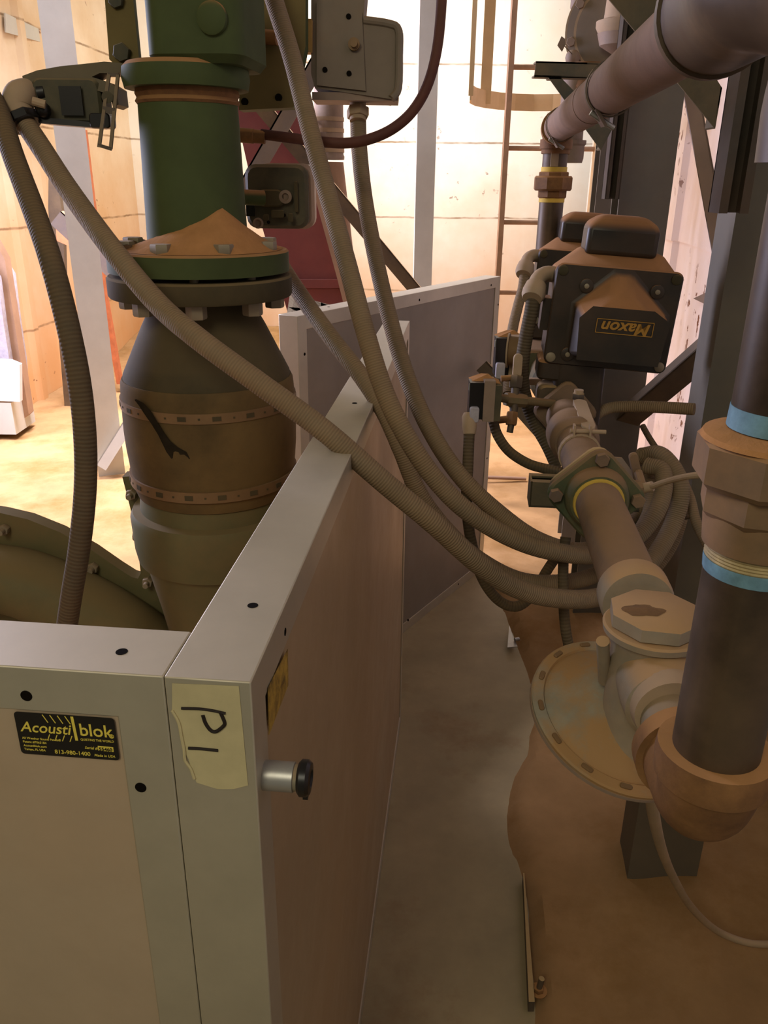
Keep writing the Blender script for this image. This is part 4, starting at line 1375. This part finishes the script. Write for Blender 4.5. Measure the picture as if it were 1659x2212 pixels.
MB().lathe([(DZ - .01, .039), (DZ + .02, .037), (DZ + .05, .0365), (hc.z - .03, .0365), (hc.z - .012, .042)], bt, UP, 36).build('valve_body', M_reg, th)
nz = TL + .026
n0 = V((hc.x + .004, hc.y - .005, TL + .004))
n1_ = TP2(NY + .118)
n1_.z = TL + .002
MB().lathe([(0, .037), ((n1_ - n0).length * .6, .0385), ((n1_ - n0).length * .95, .0375), ((n1_ - n0).length, .034)], n0, n1_ - n0, 36).build('inlet_neck', M_reg, th)
MB().lathe([(0, .0325), (.012, .0345), (.020, .034)], TP2(NY + .105) + UP * .006, TD, 36).build('inlet_band', M_fit, th)
for x0, y0, x1, y1 in ((1302, 1385, 1306, 1470), (1350, 1395, 1348, 1500)):
    a_, b_ = W(x0, y0, dep(hc) - .005), W(x1, y1, dep(hc) + .045)
    MB().tube([a_, b_], .0062, n=12, smooth_path=False).build('body_rib', M_reg, th)
dp = MB()
cpp = unp(1385, 1318, hc + UP * .0124, UP)
nq = 26
i0 = dp.add([cpp + UP * .002] + [cpp + V((math.cos(2 * PI * k / nq) * .019, math.sin(2 * PI * k / nq) * .012, 0)) * (1 + .45 * noise.noise(V((math.cos(2 * PI * k / nq) * 1.7, math.sin(2 * PI * k / nq) * 1.7, 4)))) for k in range(nq)])
for k in range(nq):
    dp.face([i0, i0 + 1 + k, i0 + 1 + (k + 1) % nq], smooth=True)
dp.build('dust_patch', mat('dark_dust_patch', (118, 88, 56), .95, bump=.6, scale=70), th)
M_disc = mat('dusty_grey_disc', (146, 138, 118), 0.75, var=0.1, scale=30, col2=(166, 128, 82), c2=0.5, bump=.2)
MB().lathe([(-.008, RD * .97), (-.005, RD), (-.001, RD), (-.001, RD * .985)], dc, dn, 60).build('lower_case_rim', M_cap, th)
MB().lathe([(-.001, RD * .99), (.003, RD), (.005, RD * .985), (.006, RD * .88), (.004, RD * .86), (.010, RD * .80), (.017, RD * .62), (.030, RD * .42)], dc, dn, 60).build('diaphragm_disc', M_disc, th)
xx, yy_, _ = frame(dn)
for k in range(14):
    a = 2 * PI * k / 14
    p = dc + (xx * math.cos(a) + yy_ * math.sin(a)) * RD * .925
    MB().rbox(p + dn * .0062, (.012, .005, .003), (yy_ * math.cos(a) - xx * math.sin(a), xx * math.cos(a) + yy_ * math.sin(a), dn), .002, 2, 2).build('case_clip', M_clamp, th)
MB().lathe([(-.062, .03), (-.052, .044), (-.008, .056)], dc + V((.032, -.022, -.004)), dn, 36).build('spring_case', M_knob, th)
a0 = W(1362, 1470, dep(hc) + .0)
a1 = dc + V((.014, -.052, .010))
a2 = V((a0.x - .004, a0.y + .03, DZ + .01))
MB().prism([a0, a1, a1 + V((0, .03, -.004)), a2], V((.012, 0, 0))).build('casting_web', M_reg, th)
tag(MB().tube([W(1406, 1705, .86), W(1412, 1760, .95), W(1428, 1830, 1.15), W(1452, 1890, 1.36), W(1492, 1958, 1.55), W(1545, 2008, 1.66), W(1605, 2034, 1.68), W(1659, 2040, 1.68), W(1720, 2030, 1.7), W(1800, 1990, 1.72)], .0072, n=12).build('vent_hose', M_fit), 'pale vent hose hanging from the regulator and trailing on the sand at right', 'hose')

# ------------------------------------------------------------------ right structural posts
def hcol(name, label, x, y, z1, w_, dpt, m, group, yaw=.1, hollow=True):
    """front-left corner at x,y"""
    X = V((math.cos(yaw), -math.sin(yaw), 0))
    Y = V((math.sin(yaw), math.cos(yaw), 0))
    o = V((x, y, -.02))
    mb = MB()
    mb.box(o + X * w_ / 2 + Y * .005 + UP * z1 / 2, (w_, .010, z1), (X, Y, UP))
    mb.box(o + X * w_ / 2 + Y * (dpt - .005) + UP * z1 / 2, (w_, .010, z1), (X, Y, UP))
    if hollow:
        mb.box(o + X * w_ / 2 + Y * dpt / 2 + UP * z1 / 2, (.008, dpt - .02, z1), (X, Y, UP))
    else:
        mb.box(o + X * .005 + Y * dpt / 2 + UP * z1 / 2, (.010, dpt - .02, z1), (X, Y, UP))
        mb.box(o + X * (w_ - .005) + Y * dpt / 2 + UP * z1 / 2, (.010, dpt - .02, z1), (X, Y, UP))
    return tag(mb.build(name, m), label, 'post', group)
GR = 'steel posts along the right wall'
hcol('steel_post', 'nearest grey steel post behind the near vertical pipe', .582, 1.447, 4.5, .155, .11, M_col, GR, hollow=False)
hcol('steel_post', 'dark grey steel post behind the black actuators', .718, 2.703, 4.8, .155, .15, M_col, GR)
hcol('steel_post', 'farthest blue-grey post by the ladder rungs at right', .80, 3.35, 4.8, .10, .15, M_col, GR)
GL = 'steel posts of the hopper frame'
hcol('steel_post', 'pale grey post leaning into view behind the left conduits', -1.565, 4.19, 4.8, .14, .15, M_colg, GL, yaw=-.35, hollow=False)
hcol('steel_post', 'tall grey post standing in front of the white wall at centre', .135, 4.2, 4.8, .09, .12, M_colg, GL, yaw=-.0, hollow=False)
GBr = 'diagonal braces'
def brace(label, a, b, w_, m, group=GBr, t=.006, lip=.04, name='diagonal_brace'):
    a, b = V(a), V(b)
    T = (b - a)
    y = V((0, 1, 0))
    s = T.cross(y).normalized()
    if s.z < 0:
        s = -s
    y2 = s.cross(T).normalized()
    if y2.y < 0:
        y2 = -y2
    mb = MB()
    mb.prism([a - s * w_ / 2, b - s * w_ / 2, b + s * w_ / 2, a + s * w_ / 2], y2 * t)
    mb.prism([a + s * (w_ / 2 - t), b + s * (w_ / 2 - t), b + s * w_ / 2, a + s * w_ / 2], y2 * lip)
    return tag(mb.build(name, m), label, 'brace', group)
brace('grey diagonal brace crossing from beside the green pipe down to the far panel', WY(480, 130, 3.3), WY(920, 655, 3.9), .055, M_bd)
brace('grey diagonal brace crossing behind the black pressure switch', WY(690, 130, 3.35), WY(505, 450, 3.35), .06, M_brace)
brace('grey brace running up from the foot of the left post', WY(218, 1010, 4.15), WY(420, 690, 4.3), .06, M_colg)
brace('grey brace behind the left post running down behind the flange', WY(120, 470, 4.5), WY(330, 665, 4.5), .09, M_brace)
brace('dark diagonal brace running down behind the small switches to the sand', WY(1040, 790, 3.0), WY(1240, 1015, 2.75), .05, M_bd)
brace('dark angle brace across the white wall between the right posts', WY(1530, 765, 2.35), WY(1330, 935, 2.75), .075, M_bd)
brace('thin pale brace rising along the white right wall', WY(1485, 150, 3.0), WY(1560, 560, 2.6), .05, M_brace)

# strut brackets for the overhead pipe
M_strut = mat('rusty_dark_strut', (62, 54, 44), 0.6, 0.1, dust=0.8, side=0.4, var=0.15, scale=20, dcol=(92, 66, 46))
def strutv(label, x, y, z0, z1, m=M_strut):
    mb = MB()
    c_ = V((x, y, (z0 + z1) / 2))
    h = z1 - z0
    mb.box(c_ + V((0, .019, 0)), (.041, .003, h))
    mb.box(c_ + V((-.019, 0, 0)), (.003, .041, h))
    mb.box(c_ + V((.019, 0, 0)), (.003, .041, h))
    mb.box(c_ + V((-.0135, -.019, 0)), (.010, .003, h))
    mb.box(c_ + V((.0135, -.019, 0)), (.010, .003, h))
    return tag(mb.build('strut_channel', m), label, 'strut', 'vertical strut channels on the right posts')
pN = WY(1572, 460, 1.22)
strutv('near vertical strut channel under the overhead pipe beside the nearest post', pN.x, 1.22, zat(460, pN.x, 1.22), 2.4)
pF = WY(1318, 430, 2.45)
strutv('far vertical strut channel on the dark post behind the overhead pipe', pF.x, 2.45, zat(430, pF.x, 2.45), 2.5)
def arm(label, quad, Y, depth, m, name='bracket_arm'):
    mb = MB()
    P = [WY(x, y, Y) for x, y in quad]
    mb.prism(P, V((0, .004, 0)))
    # folded lips
    for i, j in ((0, 1), (2, 3)):
        a, b = P[i], P[j]
        c_ = sum(P, V()) / 4
        inn = (c_ - (a + b) / 2).normalized() * .004
        mb.prism([a, b, b + inn, a + inn], V((0, depth, 0)))
    return tag(mb.build(name, m), label, 'bracket', 'bracket arms of the overhead pipe')
arm('dark green horizontal arm holding the far end of the overhead pipe', [(1158, 132), (1380, 138), (1380, 172), (1154, 166)], 2.35, .041, M_cold)
arm('green diagonal strut from the far arm down to the dark post', [(1185, 168), (1212, 168), (1322, 280), (1298, 325)], 2.34, .041, M_cold)
arm('broad green plate arm at the top right above the overhead pipe', [(1292, -30), (1420, -30), (1560, 190), (1545, 278)], 1.75, .05, M_cold)
# pipe clamps on overhead pipe
def pclamp(label, Y, lo):
    th = thing('pipe_clamp', label, 'clamp', UPt(Y, -.035), 'pipe clamps on the overhead pipe')
    dd = V((.108, 1, 0)).normalized()
    MB().lathe([(-.006, .0318), (-.006, .0335), (.006, .0335), (.006, .0318)], UPt(Y), dd, 36, caps=False).build('clamp_ring', M_bd, th)
    p = UPt(Y) + V((-.012, 0, -.034))
    MB().box(p, (.004, .02, .024), (V((.8, 0, .6)), V((0, 1, 0)), V((-.6, 0, .8)))).build('clamp_ear', M_brace, th)
    MB().cyl(p + V((-.012, 0, .006)), p + V((.02, 0, -.012)), .0035, n=10).build('clamp_bolt', M_chrome, th)
pclamp('clamp ring on the overhead pipe near its middle', 1.16, 0)
pclamp('clamp ring on the overhead pipe next to its far elbow', 1.86, 0)
# flanged valve above (grey) and drip leg
th = thing('flanged_meter', 'round grey flanged meter with pale rim above the overhead pipe', 'meter', WY(1310, 160, 2.7))
mc = WY(1330, 66, 2.7)
fd = V((-.32, -.94, -.1)).normalized()
MB().lathe([(-.04, .12), (-.01, .140), (-.004, .142), (-.002, .136), (0, .136), (.002, .142), (.012, .142), (.014, .128), (.016, .128), (.018, .136), (.024, .136), (.028, .10)], mc, fd, 56).build('meter_case', M_box, th)
MB().lathe([(.012, .1425), (.014, .1425)], mc, fd, 56).build('pale_rim', M_fit, th)
MB().lathe([(.024, .116), (.027, .116), (.027, .112)], mc, fd, 56).build('pale_rim', M_fit, th)
xx, yy_, _ = frame(fd)
for k in range(8):
    a = 2 * PI * k / 8 + .2
    p = mc + (xx * math.cos(a) + yy_ * math.sin(a)) * .124 + fd * .022
    MB().hexn(p, p + fd * .012, .013).build('case_bolt', M_cap, th)
nk = mc + fd * .06 + V((.02, 0, -.01))
MB().lathe([(0, .062), (.015, .070), (.03, .070), (.036, .05), (.2, .04)], nk, UP, 30).build('meter_neck', M_fit, th)
MB().lathe([(-.05, .02), (-.03, .055), (0, .064)], nk, UP, 30).build('meter_bowl', M_cap, th)
th = thing('drip_leg', 'short pinkish drip leg with round cap below the overhead pipe', 'pipe', WY(1242, 350, 2.6))
q0, q1 = WY(1243, 170, 2.6), WY(1243, 325, 2.6)
MB().cyl(q0, V((q0.x, q0.y, q1.z)), .036, n=24).build('leg_pipe', M_cap, th)
MB().lathe([(0, .040), (.012, .043), (.045, .043), (.05, .047), (.06, .047)], V((q0.x, q0.y, WY(1243, 352, 2.6).z)), UP, 28).build('leg_cap', M_cap, th)
MB().lathe([(0, .046), (.02, .05), (.04, .046), (.06, .052), (.08, .044)], V((q0.x + .03, q0.y, WY(1262, 205, 2.6).z)), UP, 24).build('threaded_coupling', M_rust, th)
th = thing('vertical_pipe', 'slim grey pipe with small cock left of the round meter', 'pipe', WY(1238, 165, 2.75))
q0, q1 = WY(1238, 165, 2.75), WY(1242, -40, 2.75)
MB().cyl(V((q0.x, 2.75, q0.z)), V((q0.x, 2.75, q1.z)), .017, n=18).build('slim_tube', M_cap, th)
MB().lathe([(0, .02), (.01, .026), (.05, .026), (.06, .02)], V((q0.x, 2.75, WY(1238, 25, 2.75).z)), UP, 18).build('slim_coupling', M_cap, th)
MB().ball(WY(1237, 125, 2.7), .022, n=12).build('small_cock', M_cap, th)
tg = W(1214, 95, 2.5)
MB().cyl(WY(1218, 98, 2.5), WY(1237, 118, 2.7), .0012, n=6).build('tag_wire', M_bd, bpy.data.objects['vertical_pipe'])
tag(MB().prism([W(1213, 78, 2.5), W(1226, 88, 2.5), W(1214, 112, 2.5), W(1204, 98, 2.5)], V((0, .002, 0))).build('paper_tag', M_cap), 'small diamond paper tag hanging left of the round meter', 'tag')

# ------------------------------------------------------------------ ladder with cage
LY = 3.9
th = thing('caged_ladder', 'pale yellow caged ladder in front of the white back wall', 'ladder', WY(1090, 600, LY))
lx = WY(1092, 320, LY).x
MB().box((lx, LY, 2.0), (.022, .05, 3.4)).build('side_rail', M_rung, th)
MB().box((lx + .40, LY, 2.0), (.022, .05, 3.4)).build('side_rail', M_yellow, th)
for y in (632, 480, 320, 145, -10):
    z = zat(y, lx, LY)
    MB().cyl((lx, LY, z), (lx + .40, LY, z), .010, n=12).build('rung', M_rung, th)
zh = zat(200, lx - .02, LY + .1)
hp = []
for k in range(13):
    a = PI * k / 12
    hp.append(V((lx + .2 - .36 * math.cos(a) * (1.0), LY + .03 + .55 * math.sin(a), zh)))
hb = MB()
for a_, b_ in zip(hp, hp[1:]):
    t_ = (b_ - a_).normalized()
    hb.box((a_ + b_) / 2, ((b_ - a_).length * 1.03, .006, .075), (t_, t_.cross(UP), UP))
hb.build('cage_hoop', M_yellow, th)
for k, w_ in ((0, .02), (3, .05), (8, .055), (12, .03)):
    p = hp[k]
    MB().box((p.x, p.y, (zh + 3.6) / 2 - .02), (w_, .008, 3.6 - zh)).build('cage_bar', M_yellow, th)

# ------------------------------------------------------------------ burgundy chute and background gear
CY = 3.7
th = thing('burgundy_chute', 'dark burgundy sheet-metal chute behind the black pressure switch', 'chute', WY(690, 665, CY))
MB().prism([WY(x, y, CY) for x, y in ((505, 225), (640, 225), (690, 400), (757, 690), (626, 690), (560, 470))], V((0, .3, 0))).build('chute_body', M_redc, th)
MB().prism([WY(x, y, CY - .02) for x, y in ((605, 604), (742, 604), (748, 622), (610, 622))], V((0, .34, 0))).build('chute_flange', M_redc, th)
MB().prism([WY(x, y, CY - .04) for x, y in ((672, 380), (690, 420), (742, 600), (758, 680), (748, 680), (728, 600), (684, 440))], V((0, .06, 0))).build('edge_angle', M_brown, th)
MB().prism([WY(x, y, CY) for x, y in ((618, 690), (626, 636), (760, 670), (760, 700))], V((0, .1, 0))).build('base_frame', M_colg, th)
for x in (632, 745):
    q_ = WY(x, 690, CY)
    MB().box((q_.x, CY + .05, q_.z / 2), (.05, .05, q_.z)).build('leg', M_colg, th)
th = thing('dust_pipe', 'pinkish vertical pipe with hose clamps and tan cone beside the burgundy chute', 'pipe', WY(715, 600, CY + .15))
q = WY(711, 300, CY + .15)
rad = 31 * dep(q) / FPX
zq = lambda y: zat(y, q.x, q.y)
MB().lathe([(zq(345), rad * 1.04), (zq(338), rad * 1.06), (zq(334), rad), (zq(60), rad)], V((q.x, q.y, 0)), UP, 30).build('pipe_tube', M_cap, th)
MB().lathe([(zq(610), rad * 1.9), (zq(350), rad * .98)], V((q.x, q.y, 0)), UP, 30).build('tan_cone', M_brown, th)
for y in (258, 282, 325):
    MB().lathe([(-.008, rad * 1.03), (-.008, rad * 1.05), (.008, rad * 1.05), (.008, rad * 1.03)], V((q.x, q.y, zq(y))), UP, 30, caps=False).build('hose_clamp', M_fit, th)
# things at the left edge
th = thing('wrapped_machine', 'machine wrapped in clear plastic with a white sheet panel at left edge', 'machine', WY(0, 920, 4.9) * 1.0)
MB().box(WY(2, 900, 4.9) + V((0, .1, 0)), (.2, .3, .2)).build('machine_base', M_colg, th)
MB().prism([WY(x, y, 4.85) for x, y in ((-30, 776), (20, 779), (42, 788), (43, 868), (-30, 864))], V((0, .04, 0))).build('white_panel', M_white, th)
MB().prism([WY(x, y, 4.95) for x, y in ((-30, 560), (-5, 600), (8, 700), (22, 790), (30, 900), (-30, 905))], V((0, .25, 0))).build('plastic_wrap', M_plastic, th)
tag(MB().prism([WY(x, y, 5.0) for x, y in ((-12, 520), (10, 560), (62, 895), (40, 915), (20, 800), (-10, 640))], V((0, .08, 0))).build('brown_post', M_brown), 'leaning brown dusty post beside the white sheet panel', 'post')
tag(MB().prism([WY(x, y, 6.0) for x, y in ((172, 280), (182, 280), (200, 430), (228, 640), (262, 830), (252, 830), (214, 620), (188, 430))], V((0, .06, 0))).build('rust_channel', mat('rusty_channel', (170, 96, 56), .8, var=.15)), 'slim rust-orange channel beside the left post', 'channel')
tag(MB().prism([WY(x, y, 5.6) for x, y in ((105, 340), (116, 345), (136, 470), (140, 620), (160, 885), (140, 885), (112, 560), (104, 450))], V((0, .05, 0))).build('dark_rack', M_bd), 'dark louvred rack edge behind the left post', 'rack')
tag(MB().prism([WY(x, y, 5.4) for x, y in ((120, 478), (215, 505), (325, 560), (325, 600), (215, 560), (122, 520))], V((0, .05, 0))).build('orange_beam', mat('dusty_orange_beam', (206, 132, 92), .8, var=.1)), 'dusty orange beam crossing behind the left post', 'beam')
# torn strip on left wall
tag(MB().prism([WX(x, y, lw(6.0) + .02) for x, y in ((8, 28), (80, 62), (190, 96), (186, 128), (90, 92), (10, 70))][::-1], V((.01, 0, 0))).build('torn_wall_strip', M_colg), 'grey strip exposed where the left wall lining is torn', 'strip')
tag(MB().cyl(WZ(1050, 1031, .05), WZ(1136, 1034, .04), .010, n=12).build('floor_rod', M_brown), 'thin rod lying on the sand behind the far panel', 'rod')
# floor bits
th = thing('anchor_bolt', 'short rusty anchor bolt sticking out of the sand at the bottom', 'bolt', WZ(1165, 2135, .01))
p = WZ(1163, 2140, .02)
MB().cyl(p, p + V((.004, 0, .035)), .006, n=12).build('stud', M_bd, th)
MB().hexn(p, p + UP * .010, .011).build('nut', M_rust, th)
MB().lathe([(-.001, .018), (.001, .018)], p, UP, 20).build('washer', M_rust, th)
a, b = WZ(1128, 1905, .004), WZ(1140, 2185, .004)
tag(MB().prism([a, b, b + V((.012, 0, 0)), a + V((.003, 0, 0))], V((0, 0, .028))).build('steel_edge', M_bd), 'thin dark steel edge poking from the sand by the bare concrete', 'edge strip')
a = WZ(1096, 1400, .004)
s_ = MB().prism([WZ(x, y, .02) for x, y in ((1096, 1400), (1118, 1398), (1108, 1375), (1100, 1352))], V((0, 0, .003)))
s_.cyl(WZ(1112, 1382, .03), WZ(1121, 1380, .03), .007, n=10)
tag(s_.build('scrap_bracket', M_chrome), 'small shiny scrap of metal on the floor under the cable loop', 'scrap')
